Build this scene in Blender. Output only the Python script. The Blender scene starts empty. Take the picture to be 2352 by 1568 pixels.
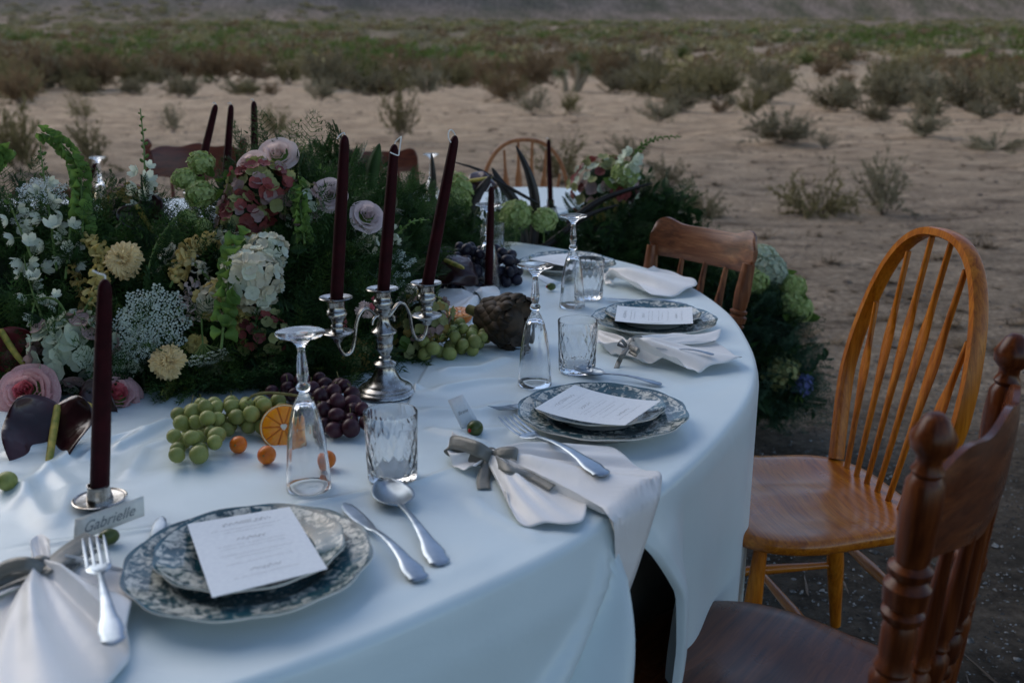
import bpy, math, random
import numpy as np
from mathutils import Vector, Matrix, noise as mn

S = bpy.context.scene
COL = S.collection
R = math.radians
rng = np.random.default_rng(7)
random.seed(7)

# ------------------------------------------------------------------ camera, sky, sun, exposure
PITCH = R(15.5); FPX = 2287.0; CH = 1.29
cam = bpy.data.cameras.new('camera'); cam_o = bpy.data.objects.new('camera', cam); COL.objects.link(cam_o)
cam_o.location = (0, 0, CH); cam_o.rotation_euler = (R(90) - PITCH, 0, 0)
cam.lens = 35.0; cam.sensor_width = 36.0; cam.clip_start = 0.05; cam.clip_end = 6000
cam.dof.use_dof = True; cam.dof.focus_distance = 1.74; cam.dof.aperture_fstop = 4.6
S.camera = cam_o

SUN_EL, SUN_AZ = R(38), R(-50)      # azimuth from +Y, clockwise positive: the sky's bright side is to the left
world = bpy.data.worlds.new('World'); S.world = world; world.use_nodes = True
wn = world.node_tree; wn.nodes.clear()
sky = wn.nodes.new('ShaderNodeTexSky'); sky.sky_type = 'NISHITA'; sky.sun_disc = False
sky.sun_elevation = SUN_EL; sky.sun_rotation = SUN_AZ; sky.altitude = 900; sky.dust_density = 2.0; sky.ozone_density = 0.0
bg = wn.nodes.new('ShaderNodeBackground'); bg.inputs[1].default_value = 0.12
wo = wn.nodes.new('ShaderNodeOutputWorld')
wn.links.new(sky.outputs[0], bg.inputs[0]); wn.links.new(bg.outputs[0], wo.inputs[0])
sun = bpy.data.lights.new('sun', 'SUN'); sun.energy = 0.5; sun.angle = R(50); sun.color = (1.0, 0.96, 0.88)
sun_o = bpy.data.objects.new('sun', sun); COL.objects.link(sun_o)
sd = Vector((math.sin(SUN_AZ) * math.cos(SUN_EL), math.cos(SUN_AZ) * math.cos(SUN_EL), math.sin(SUN_EL)))
sun_o.rotation_euler = sd.to_track_quat('Z', 'Y').to_euler()
vs = S.view_settings; S.display_settings.display_device = 'sRGB'
vs.view_transform = 'Standard'; vs.look = 'None'; vs.exposure = 0.78; vs.gamma = 1.0; vs.use_curve_mapping = False
S.cycles.max_bounces = 10; S.cycles.transmission_bounces = 10; S.cycles.transparent_max_bounces = 8
S.cycles.use_denoising = True; S.cycles.caustics_reflective = False; S.cycles.sample_clamp_indirect = 6.0

CP, SP = math.cos(PITCH), math.sin(PITCH)
def W(u, v, z):
    """point where the sight line of photo pixel (u, v) [2352 wide] meets height z"""
    a = (u - 1176) / FPX; b = (784 - v) / FPX
    d = (CH - z) / (SP - b * CP)
    return np.array([a * d, d * (CP + b * SP), z])
def Y(u, v, y):
    a = (u - 1176) / FPX; b = (784 - v) / FPX
    d = y / (CP + b * SP)
    return np.array([a * d, y, CH - d * (SP - b * CP)])
def PXM(p):  # photo pixels per metre at point p
    return FPX / (p[1] * CP + (CH - p[2]) * SP)

# ------------------------------------------------------------------ mesh helpers
def V3(*a): return np.array(a, float)
def join(parts):
    vs_, fs, o = [], [], 0
    for V, F in parts:
        V = np.asarray(V, float); vs_.append(V)
        if isinstance(F, np.ndarray): fs += (F + o).tolist()
        else: fs += [[i + o for i in f] for f in F]
        o += len(V)
    return (np.vstack(vs_) if vs_ else np.zeros((0, 3))), fs
def xf(g, M):
    V, F = g
    M = np.array(M)
    return np.asarray(V) @ M[:3, :3].T + M[:3, 3], F
def T(x, y, z): return Matrix.Translation((x, y, z))
def RX(a): return Matrix.Rotation(a, 4, 'X')
def RY(a): return Matrix.Rotation(a, 4, 'Y')
def RZ(a): return Matrix.Rotation(a, 4, 'Z')
def SC(x, y=None, z=None):
    return Matrix.Diagonal((x, x if y is None else y, x if z is None else z, 1))
def orient(d, spin=0.0):
    """rotation taking +Z to direction d"""
    return Vector(tuple(d)).to_track_quat('Z', 'Y').to_matrix().to_4x4() @ RZ(spin)

def mesh_data(name, g, mat, smooth=True):
    V, F = g
    V = np.asarray(V, float); sharp = False
    me = bpy.data.meshes.new(name)
    if isinstance(F, np.ndarray):
        k = F.shape[1]; n = len(F)
        me.vertices.add(len(V)); me.vertices.foreach_set('co', V.astype(np.float32).ravel())
        me.loops.add(n * k); me.loops.foreach_set('vertex_index', F.astype(np.int32).ravel())
        me.polygons.add(n); me.polygons.foreach_set('loop_start', np.arange(0, n * k, k, dtype=np.int32))
        me.update(calc_edges=True)
    else:
        me.from_pydata(V.tolist(), [], F); me.update()
        sharp = True
    if len(me.polygons):
        me.polygons.foreach_set('use_smooth', [bool(smooth)] * len(me.polygons))
    if smooth and sharp: me.set_sharp_from_angle(angle=R(48))
    if mat: me.materials.append(mat)
    return me
def link(name, data, parent=None, M=None):
    o = bpy.data.objects.new(name, data); COL.objects.link(o)
    if parent is not None: o.parent = parent
    if M is not None: o.matrix_local = M if parent is not None else M
    return o
def wloc(o):
    p = np.zeros(3)
    while o is not None:
        p += np.array(o.location); o = o.parent
    return p
def thing(name, label, cat, loc=(0, 0, 0), group=None, M=None, kind=None):
    o = bpy.data.objects.new(name, None); COL.objects.link(o)
    o.empty_display_size = .05
    if M is not None: o.matrix_local = M
    else: o.location = tuple(loc)
    o['label'] = label; o['category'] = cat
    if group: o['group'] = group
    if kind: o['kind'] = kind
    return o
def tag(o, label=None, cat=None, group=None, kind=None):
    if label: o['label'] = label
    if cat: o['category'] = cat
    if group: o['group'] = group
    if kind: o['kind'] = kind
    return o
def part(name, g, mat, parent=None, M=None, world=False, smooth=True, label=None):
    if world and parent is not None:
        g = (np.asarray(g[0], float) - wloc(parent), g[1])
    o = link(name, mesh_data(name, g, mat, smooth), parent, M)
    if label: o['label'] = label
    return o
def subsurf(o, n=1):
    m = o.modifiers.new('sub', 'SUBSURF'); m.levels = n; m.render_levels = n; return o
def solid(o, t, off=0):
    m = o.modifiers.new('solid', 'SOLIDIFY'); m.thickness = t; m.offset = off; return o

def lathe(prof, n=28, mod=None, closed_top=True):
    """prof: [(r, z)] ; mod(theta, k, r) -> r"""
    V, F = [], []
    for k, (r, z) in enumerate(prof):
        for i in range(n):
            t = 2 * math.pi * i / n
            rr = mod(t, k, r) if mod else r
            V.append((rr * math.cos(t), rr * math.sin(t), z))
    for k in range(len(prof) - 1):
        for i in range(n):
            j = (i + 1) % n
            F.append([k * n + i, k * n + j, (k + 1) * n + j, (k + 1) * n + i])
    F.append([i for i in range(n)][::-1])
    if closed_top: F.append([(len(prof) - 1) * n + i for i in range(n)])
    return np.array(V), F
def smooth_prof(p, n=4):
    out = []
    P = [p[0]] + list(p) + [p[-1]]
    for i in range(1, len(P) - 2):
        a, b, c, d = [np.array(q, float) for q in P[i - 1:i + 3]]
        for k in range(n):
            t = k / n
            out.append(tuple(.5 * ((2 * b) + (-a + c) * t + (2 * a - 5 * b + 4 * c - d) * t * t + (-a + 3 * b - 3 * c + d) * t ** 3)))
    out.append(tuple(p[-1])); return out
def tube(pts, rad, n=8, caps=True, flat=1.0):
    pts = [np.array(p, float) for p in pts]; m = len(pts)
    if np.isscalar(rad): rad = [rad] * m
    V, F = [], []
    up = None
    for i in range(m):
        d = pts[min(i + 1, m - 1)] - pts[max(i - 1, 0)]; L = np.linalg.norm(d); d = d / L if L > 1e-12 else V3(0, 0, 1)
        if up is None:
            up = V3(0, 0, 1) if abs(d[2]) < .9 else V3(1, 0, 0)
        a = np.cross(d, up); a /= max(np.linalg.norm(a), 1e-9); up = np.cross(a, d)
        for k in range(n):
            t = 2 * math.pi * k / n
            V.append(pts[i] + rad[i] * (math.cos(t) * a + math.sin(t) * flat * up))
    for i in range(m - 1):
        for k in range(n):
            j = (k + 1) % n
            F.append([i * n + k, i * n + j, (i + 1) * n + j, (i + 1) * n + k])
    if caps:
        F.append(list(range(n))[::-1]); F.append([(m - 1) * n + k for k in range(n)])
    return np.array(V), F
def curve(pts, n=8):
    return [np.array(q) for q in smooth_prof([tuple(p) for p in pts], n)]
def ball(r=1.0, n=12, m=8, s=(1, 1, 1)):
    V = [(0, 0, -r * s[2])]; F = []
    for j in range(1, m):
        ph = -math.pi / 2 + math.pi * j / m
        for i in range(n):
            t = 2 * math.pi * i / n
            V.append((r * math.cos(ph) * math.cos(t) * s[0], r * math.cos(ph) * math.sin(t) * s[1], r * math.sin(ph) * s[2]))
    V.append((0, 0, r * s[2]))
    for i in range(n): F.append([0, 1 + (i + 1) % n, 1 + i])
    for j in range(m - 2):
        for i in range(n):
            k = (i + 1) % n; a = 1 + j * n
            F.append([a + i, a + k, a + n + k, a + n + i])
    a = 1 + (m - 2) * n
    for i in range(n): F.append([a + i, a + (i + 1) % n, len(V) - 1])
    return np.array(V), F
def grid(fn, nu, nv):
    """fn(s,t) s,t in 0..1 -> point"""
    V = [fn(i / nu, j / nv) for j in range(nv + 1) for i in range(nu + 1)]
    F = [[j * (nu + 1) + i, j * (nu + 1) + i + 1, (j + 1) * (nu + 1) + i + 1, (j + 1) * (nu + 1) + i] for j in range(nv) for i in range(nu)]
    return np.array(V, float), F
def prism(outline, z0, z1, bev=0.0, crown=None):
    """rounded slab from a 2D outline; bev insets top and bottom"""
    o = np.array(outline, float); n = len(o)
    nrm = np.roll(o, -1, 0) - np.roll(o, 1, 0); nrm = np.stack([nrm[:, 1], -nrm[:, 0]], 1); nrm /= np.maximum(np.linalg.norm(nrm, axis=1, keepdims=True), 1e-9)
    c = o.mean(0)
    if ((o - c) * nrm).sum() < 0: nrm = -nrm
    rings = []
    if bev > 0:
        for a in (0, 45, 90): rings.append((o - nrm * bev * (1 - math.sin(R(a))), z0 + bev * (1 - math.cos(R(a)))))
        for a in (0, 45, 90): rings.append((o - nrm * bev * (1 - math.cos(R(a))), z1 - bev * (1 - math.sin(R(a)))))
    else: rings = [(o, z0), (o, z1)]
    V = np.vstack([np.column_stack([q, np.full(n, z)]) for q, z in rings]); F = []
    for k in range(len(rings) - 1):
        for i in range(n):
            j = (i + 1) % n; F.append([k * n + i, k * n + j, (k + 1) * n + j, (k + 1) * n + i])
    F.append(list(range(n))[::-1]); F.append([(len(rings) - 1) * n + i for i in range(n)])
    return V, F
def box(x0, x1, y0, y1, z0, z1, bev=0.0):
    return prism([(x0, y0), (x1, y0), (x1, y1), (x0, y1)], z0, z1, bev)

def scatter(tmpl, Ms):
    """numpy merge: template (V,F tris ndarray) at many 4x4 matrices"""
    V, F = tmpl; V = np.asarray(V, float); F = np.asarray(F)
    Ms = np.array(Ms)
    n = len(Ms)
    out = np.einsum('nij,vj->nvi', Ms[:, :3, :3], V) + Ms[:, None, :3, 3]
    FF = F[None] + (np.arange(n) * len(V))[:, None, None]
    return out.reshape(-1, 3), FF.reshape(-1, F.shape[1])
def cat_tris(gs):
    Vs, Fs, o = [], [], 0
    for V, F in gs:
        Vs.append(V); Fs.append(np.asarray(F) + o); o += len(V)
    return np.vstack(Vs), np.vstack(Fs)
def tri(g):
    V, F = g; out = []
    for f in F:
        for k in range(1, len(f) - 1): out.append([f[0], f[k], f[k + 1]])
    return np.asarray(V, float), np.array(out)

# ------------------------------------------------------------------ materials
def newmat(name):
    m = bpy.data.materials.new(name); m.use_nodes = True
    nt = m.node_tree; b = nt.nodes['Principled BSDF']
    return m, nt, b
def nd(nt, t, **kw):
    n = nt.nodes.new(t)
    for k, v in kw.items():
        if k.startswith('i_'): n.inputs[k[2:].replace('_', ' ')].default_value = v
        else: setattr(n, k, v)
    return n
def rgba(c): return (c[0], c[1], c[2], 1.0)
def ramp(nt, src, stops, interp='LINEAR'):
    r = nt.nodes.new('ShaderNodeValToRGB'); r.color_ramp.interpolation = interp
    while len(r.color_ramp.elements) > 1: r.color_ramp.elements.remove(r.color_ramp.elements[0])
    for i, (p, c) in enumerate(stops):
        e = r.color_ramp.elements[0] if i == 0 else r.color_ramp.elements.new(p)
        e.position = p; e.color = rgba(c) if len(c) == 3 else c
    nt.links.new(src, r.inputs[0]); return r.outputs[0]
def tex(nt, kind='NOISE', scale=10, detail=3, rough=.55, vec=None, mapping=None, dist=0.0):
    tc = nd(nt, 'ShaderNodeTexCoord')
    src = tc.outputs[vec or 'Object']
    if mapping:
        mp = nd(nt, 'ShaderNodeMapping'); mp.inputs['Scale'].default_value = mapping
        nt.links.new(src, mp.inputs[0]); src = mp.outputs[0]
    if kind == 'NOISE':
        n = nd(nt, 'ShaderNodeTexNoise'); n.inputs['Scale'].default_value = scale; n.inputs['Detail'].default_value = detail
        n.inputs['Roughness'].default_value = rough; n.inputs['Distortion'].default_value = dist
        nt.links.new(src, n.inputs['Vector']); return n.outputs[0]
    n = nd(nt, 'ShaderNodeTexVoronoi'); n.inputs['Scale'].default_value = scale
    nt.links.new(src, n.inputs['Vector']); return n.outputs[0]
def bump(nt, b, h, strength=.3, dist=.002):
    bp = nd(nt, 'ShaderNodeBump'); bp.inputs['Strength'].default_value = strength; bp.inputs['Distance'].default_value = dist
    nt.links.new(h, bp.inputs['Height']); nt.links.new(bp.outputs[0], b.inputs['Normal']); return bp
MATS = {}
def mat(name, c1, c2=None, rough=.6, scale=20, bs=None, bstr=.3, bdist=.002, rnd=0.0, spec=.28, sss=0.0, trans=0.0, sheen=0.0, metallic=0.0, mapping=None, coat=0.0, lo=.35, hi=.65):
    if name in MATS: return MATS[name]
    m, nt, b = newmat(name)
    b.inputs['Roughness'].default_value = rough; b.inputs['Specular IOR Level'].default_value = spec
    b.inputs['Metallic'].default_value = metallic
    if sss: b.inputs['Subsurface Weight'].default_value = sss; b.inputs['Subsurface Radius'].default_value = (.01, .006, .004); b.inputs['Subsurface Scale'].default_value = .5
    if sheen: b.inputs['Sheen Weight'].default_value = sheen
    if coat: b.inputs['Coat Weight'].default_value = coat; b.inputs['Coat Roughness'].default_value = .15
    col = None
    if c2 is not None:
        col = ramp(nt, tex(nt, scale=scale, mapping=mapping), [(lo, c1), (hi, c2)])
    else:
        b.inputs['Base Color'].default_value = rgba(c1)
    if rnd:
        oi = nd(nt, 'ShaderNodeObjectInfo'); hs = nd(nt, 'ShaderNodeHueSaturation')
        mr = nd(nt, 'ShaderNodeMapRange'); mr.inputs['To Min'].default_value = 1 - rnd; mr.inputs['To Max'].default_value = 1 + rnd
        nt.links.new(oi.outputs['Random'], mr.inputs[0]); nt.links.new(mr.outputs[0], hs.inputs['Value'])
        if col is None:
            hs.inputs['Color'].default_value = rgba(c1)
        else: nt.links.new(col, hs.inputs['Color'])
        col = hs.outputs[0]
    if col is not None: nt.links.new(col, b.inputs['Base Color'])
    if bs: bump(nt, b, tex(nt, scale=bs, detail=4), bstr, bdist)
    if trans:   # leaf / petal translucency
        tr = nd(nt, 'ShaderNodeBsdfTranslucent'); mx = nd(nt, 'ShaderNodeMixShader'); mx.inputs[0].default_value = trans
        if col is not None: nt.links.new(col, tr.inputs[0])
        else: tr.inputs[0].default_value = rgba(c1)
        out = nt.nodes['Material Output']
        nt.links.new(b.outputs[0], mx.inputs[1]); nt.links.new(tr.outputs[0], mx.inputs[2]); nt.links.new(mx.outputs[0], out.inputs[0])
    MATS[name] = m; return m
def wood(name, dark, mid, light, axis='z', rough=.32, coat=.25, sc=1.0):
    m, nt, b = newmat(name)
    mp = {'z': (60, 60, 3.5), 'x': (3.5, 60, 60), 'y': (60, 3.5, 60)}[axis]
    mp = tuple(q * sc for q in mp)
    n1 = tex(nt, scale=1.0, detail=5, rough=.6, mapping=mp, dist=.6)
    mp2 = tuple(q * 4 for q in mp)
    n2 = tex(nt, scale=1.0, detail=2, mapping=mp2)
    c1 = ramp(nt, n1, [(.28, dark), (.5, mid), (.72, light)])
    mx = nd(nt, 'ShaderNodeMix', data_type='RGBA', blend_type='MULTIPLY'); mx.inputs[0].default_value = .55
    nt.links.new(c1, mx.inputs[6]); nt.links.new(ramp(nt, n2, [(.3, (.45, .4, .35)), (.55, (1, 1, 1))]), mx.inputs[7])
    nt.links.new(mx.outputs[2], b.inputs['Base Color'])
    w = tex(nt, scale=9, detail=3)
    mr = nd(nt, 'ShaderNodeMapRange'); mr.inputs['From Min'].default_value = .3; mr.inputs['From Max'].default_value = .7
    mr.inputs['To Min'].default_value = rough - .08; mr.inputs['To Max'].default_value = rough + .14
    nt.links.new(w, mr.inputs[0]); nt.links.new(mr.outputs[0], b.inputs['Roughness'])
    b.inputs['Coat Weight'].default_value = coat * (.35 if axis == 'z' else 1.0); b.inputs['Coat Roughness'].default_value = .16; b.inputs['Specular IOR Level'].default_value = .22 if axis == 'z' else .4
    bump(nt, b, n2, .12, .0008)
    MATS[name] = m; return m

def glass_mat():
    m, nt, b = newmat('clear_glass')
    b.inputs['Base Color'].default_value = (.98, .99, 1, 1); b.inputs['Roughness'].default_value = .015
    b.inputs['Transmission Weight'].default_value = .975; b.inputs['IOR'].default_value = 1.5
    return m
GLASS = glass_mat()
def silver_mat():
    m, nt, b = newmat('tarnished_silver')
    b.inputs['Metallic'].default_value = 1
    n = tex(nt, scale=60, detail=5, rough=.65)
    nt.links.new(ramp(nt, n, [(.3, (.13, .11, .09)), (.5, (.42, .40, .37)), (.7, (.60, .60, .59))]), b.inputs['Base Color'])
    mr = nd(nt, 'ShaderNodeMapRange'); mr.inputs['To Min'].default_value = .12; mr.inputs['To Max'].default_value = .38
    nt.links.new(n, mr.inputs[0]); nt.links.new(mr.outputs[0], b.inputs['Roughness'])
    bump(nt, b, tex(nt, scale=140, detail=3), .12, .0006)
    return m
SILVER = silver_mat()
STEEL = mat('brushed_cutlery', (.24, .29, .34), (.36, .41, .46), rough=.30, metallic=1.0, scale=50, bs=220, bstr=.05)
def cloth_mat(name, c, rough=.42, sheen=.3, wr=.5, scale=7, weave=1400):
    m, nt, b = newmat(name)
    b.inputs['Roughness'].default_value = rough; b.inputs['Anisotropic'].default_value = .4; b.inputs['Sheen Weight'].default_value = sheen; b.inputs['Sheen Roughness'].default_value = .4
    b.inputs['Specular IOR Level'].default_value = .6
    c2 = tuple(x * .93 for x in c)
    nt.links.new(ramp(nt, tex(nt, scale=4, detail=4), [(.35, c2), (.65, c)]), b.inputs['Base Color'])
    n1 = tex(nt, scale=scale, detail=5, rough=.5, dist=.8)
    n2 = tex(nt, scale=weave, detail=1)
    b1 = nd(nt, 'ShaderNodeBump'); b1.inputs['Strength'].default_value = wr; b1.inputs['Distance'].default_value = .006
    b2 = nd(nt, 'ShaderNodeBump'); b2.inputs['Strength'].default_value = .25; b2.inputs['Distance'].default_value = .0002
    nt.links.new(n1, b1.inputs['Height']); nt.links.new(n2, b2.inputs['Height'])
    nt.links.new(b1.outputs[0], b2.inputs['Normal']); nt.links.new(b2.outputs[0], b.inputs['Normal'])
    return m
CLOTH = cloth_mat('white_satin_cloth', (.69, .80, .82), rough=.34, wr=.55, scale=5)
NAPKIN = cloth_mat('ivory_napkin_satin', (.86, .84, .81), rough=.4, wr=.35, scale=22)
RIBBON = cloth_mat('sage_ribbon', (.17, .165, .14), rough=.38, sheen=.25, wr=.3, scale=40)
# ------------------------------------------------------------------ terrain
def fbm(x, y, o=4, s=1.0):
    return mn.fractal(Vector((x * s, y * s, 3.7)), 1.0, 2.0, o)
def hill_z(x, y):
    d = y
    z = 0.0
    if d > 70:
        z += .047 * (d - 70) * min(1, (d - 70) / 60)
    az = x / max(y, 1)
    start = 620 + 260 * az * 1.0 + 40 * math.sin(x * .01)
    if d > start:
        k = d - start
        z += .30 * k * min(1, k / 160) + 30 * min(1, k / 200) * (fbm(x, y, 5, .0045) + .35 * abs(fbm(x, y * .4, 4, .012)))
    if d > 20: z += fbm(x, y, 3, .06) * min(.35, (d - 20) * .012)
    if d > 250: z += fbm(x, y, 3, .012) * 1.5
    return z
def near_z(x, y):
    z = .014 * fbm(x, y, 3, .9) + .010 * fbm(x, y, 4, 4.0)
    r = math.hypot(x - .2, y - 2)
    if r > 3.5: z += (.05 * fbm(x + 7, y, 3, .35) + .05 * fbm(x, y, 4, 1.1)) * min(1, (r - 3.5) / 6)
    return z
def terrain():
    ys = [-8, -5, -3, -1.5, -.5] + list(np.arange(.2, 7, .045)) + list(7 * 1.022 ** np.arange(1, 270))
    ts = np.linspace(-1, 1, 281); ts = np.sign(ts) * np.abs(ts) ** 1.25
    V = []
    for y in ys:
        w = (max(y, 0) + 4) * 1.35
        for t in ts:
            x = t * w
            V.append((x, y, near_z(x, y) * (1 if y < 60 else max(0, 1 - (y - 60) / 60)) + hill_z(x, y)))
    n = len(ts)
    idx = np.arange((len(ys) - 1) * (n - 1)); r = idx // (n - 1); c = idx % (n - 1); a = r * n + c
    F = np.stack([a, a + 1, a + n + 1, a + n], 1)
    return np.array(V), F
def ground_mat():
    m, nt, b = newmat('desert_soil')
    b.inputs['Roughness'].default_value = .95; b.inputs['Specular IOR Level'].default_value = .15
    tc = nd(nt, 'ShaderNodeTexCoord'); sp = nd(nt, 'ShaderNodeSeparateXYZ'); nt.links.new(tc.outputs['Object'], sp.inputs[0])
    fine = tex(nt, scale=22, detail=8, rough=.72)
    grit = tex(nt, scale=75, detail=8, rough=.85)
    patch = tex(nt, scale=.55, detail=5, rough=.6)
    streak = tex(nt, scale=1.0, detail=6, rough=.65, mapping=(.35, 1.5, 1))
    sand = ramp(nt, streak, [(.3, (.35, .24, .155)), (.5, (.52, .37, .235)), (.7, (.68, .505, .34))])
    soil = ramp(nt, fine, [(.32, (.15, .115, .085)), (.5, (.36, .282, .205)), (.68, (.60, .48, .36))])
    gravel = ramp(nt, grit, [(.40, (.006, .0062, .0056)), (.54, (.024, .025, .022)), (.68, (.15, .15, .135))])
    def mix(f, a, c, bt='MIX'):
        x = nd(nt, 'ShaderNodeMix', data_type='RGBA', blend_type=bt)
        if isinstance(f, float): x.inputs[0].default_value = f
        else: nt.links.new(f, x.inputs[0])
        nt.links.new(a, x.inputs[6]); nt.links.new(c, x.inputs[7]); return x.outputs[2]
    def mrange(src, a, c_, o0=0., o1=1.):
        x = nd(nt, 'ShaderNodeMapRange', clamp=True); x.inputs[1].default_value = a; x.inputs[2].default_value = c_
        x.inputs[3].default_value = o0; x.inputs[4].default_value = o1
        nt.links.new(src, x.inputs[0]); return x.outputs[0]
    def add(a, c_, k=1.0):
        x = nd(nt, 'ShaderNodeMath', operation='MULTIPLY_ADD'); nt.links.new(a, x.inputs[0]); x.inputs[1].default_value = k; nt.links.new(c_, x.inputs[2]); return x.outputs[0]
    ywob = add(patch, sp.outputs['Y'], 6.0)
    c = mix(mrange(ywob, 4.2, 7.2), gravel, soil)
    c = mix(mrange(ywob, 8, 18), c, mix(.6, soil, sand))
    c = mix(mrange(ywob, 16, 26), c, sand)
    # distant slope: sage, rust and pale wash colours of the plain's scrub cover
    far1 = ramp(nt, tex(nt, scale=.05, detail=6, rough=.65, mapping=(1, .35, .0)), [(.36, (.13, .12, .05)), (.47, (.22, .17, .10)), (.58, (.33, .24, .17)), (.72, (.46, .34, .26))])
    spk = ramp(nt, tex(nt, scale=.5, detail=5, rough=.8, mapping=(1, .3, .0)), [(.4, (.42, .42, .40)), (.6, (1.15, 1.12, 1.1))])
    far = mix(1.0, far1, spk, 'MULTIPLY')
    c = mix(mrange(sp.outputs['Y'], 70, 170), c, far)
    rock = ramp(nt, tex(nt, scale=.012, detail=8, rough=.7, mapping=(1, .5, 1)), [(.3, (.07, .065, .06)), (.5, (.14, .12, .11)), (.7, (.24, .20, .18))])
    rock = mix(.6, rock, mix(1.0, rock, spk, 'MULTIPLY'))
    ratio = nd(nt, 'ShaderNodeMath', operation='DIVIDE'); nt.links.new(sp.outputs['X'], ratio.inputs[0]); nt.links.new(sp.outputs['Y'], ratio.inputs[1])
    rk = nd(nt, 'ShaderNodeMath', operation='MULTIPLY'); nt.links.new(mrange(sp.outputs['Z'], 22, 40), rk.inputs[0]); nt.links.new(mrange(add(patch, ratio.outputs[0], .3), -.05, .42, 1.0, .25), rk.inputs[1])
    c = mix(rk.outputs[0], c, rock)
    blot = ramp(nt, tex(nt, scale=1.0, detail=7, rough=.7, mapping=(1.5, 2.6, 1)), [(.36, (.42, .39, .37)), (.47, (.86, .85, .84)), (.62, (1.2, 1.18, 1.16))])
    cb = mix(1.0, c, blot, 'MULTIPLY'); c = mix(mrange(sp.outputs['Y'], 40, 90, 1.0, 0.0), c, cb)
    nt.links.new(c, b.inputs['Base Color'])
    h = nd(nt, 'ShaderNodeMath', operation='ADD'); nt.links.new(fine, h.inputs[0]); nt.links.new(grit, h.inputs[1])
    bump(nt, b, h.outputs[0], 1.0, .03)
    return m
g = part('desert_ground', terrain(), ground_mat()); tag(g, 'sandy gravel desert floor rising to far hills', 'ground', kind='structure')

# pebbles and bits of gravel
def octa(seed):
    r = np.random.default_rng(seed)
    V = np.array([[1, 0, 0], [-1, 0, 0], [0, 1, 0], [0, -1, 0], [0, 0, 1], [0, 0, -1]], float) * r.uniform(.6, 1.2, (6, 1)) + r.normal(0, .15, (6, 3))
    F = np.array([[0, 2, 4], [2, 1, 4], [1, 3, 4], [3, 0, 4], [2, 0, 5], [1, 2, 5], [3, 1, 5], [0, 3, 5]])
    return V, F
def pebbles():
    gs = []
    for s in range(5):
        Ms = []
        for _ in range(2600):
            y = .4 + 11 * rng.random() ** 1.3; x = (y * .62 + .4) * rng.uniform(-.5, 1.05)
            sz = rng.lognormal(-5.5, .5)
            sz = min(sz, .016)
            Ms.append(np.array(T(x, y, near_z(x, y) + sz * .2) @ RZ(rng.uniform(0, 6.3)) @ SC(sz, sz * rng.uniform(.6, 1), sz * .55)))
        for _ in range(2600):
            y = rng.uniform(.5, 4.6); x = .25 + (y * .62 + .3) * rng.random()
            sz = min(rng.lognormal(-5.6, .45), .012)
            Ms.append(np.array(T(x, y, near_z(x, y) + sz * .2) @ RZ(rng.uniform(0, 6.3)) @ SC(sz, sz * rng.uniform(.6, 1), sz * .6)))
        gs.append(scatter(octa(s), Ms))
    return cat_tris(gs)
o = part('gravel', pebbles(), mat('pebble', (.06, .058, .054), (.36, .35, .33), rough=.9, scale=38, lo=.42, hi=.66), smooth=False)
tag(o, 'loose grey and tan pebbles scattered over the ground', 'gravel', kind='stuff')

gs = []
for s_ in range(4):
    Ms = []
    for _ in range(900):
        y = 4.0 + 34 * rng.random() ** 1.2; x = y * rng.uniform(-.58, .62); sz = min(.06, rng.lognormal(-4.1, .5))
        if y < 6 and x < .6: continue
        if mn.noise(Vector((x * .3, y * .15, 9))) < -.05 and sz < .03: continue
        Ms.append(np.array(T(x, y, near_z(x, y) + hill_z(x, y) + sz * .1) @ RZ(rng.uniform(0, 6.3)) @ SC(sz, sz * rng.uniform(.6, 1), sz * .5)))
    gs.append(scatter(octa(s_ + 20), Ms))
o = part('stones', cat_tris(gs), mat('brown_stone', (.07, .052, .042), (.26, .20, .16), rough=.95, scale=1.5), smooth=False); tag(o, 'small brown stones and clods strewn over the open sand', 'stones', kind='stuff')
Ms = []
for _ in range(420):
    y = 1.5 + 14 * rng.random() ** 1.3; x = (y * .62 + .5) * rng.uniform(-.3, 1.05); L = rng.uniform(.02, .09)
    Ms.append(np.array(T(x, y, near_z(x, y) + .006) @ RZ(rng.uniform(0, 6.3)) @ RY(rng.normal(0, .12)) @ SC(L, .0025 + L * .012, .003)))
o = part('dead_twigs', scatter(tri(tube([(0, 0, 0), (.3, .5, .3), (.6, -.4, .2), (1, .6, .6)], [1, .9, .8, .3], 4)), Ms), mat('dead_twig', (.10, .075, .055), (.24, .19, .15), rough=.9, scale=3), smooth=False)
tag(o, 'broken dead twigs lying about on the ground', 'twigs', kind='stuff')

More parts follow.
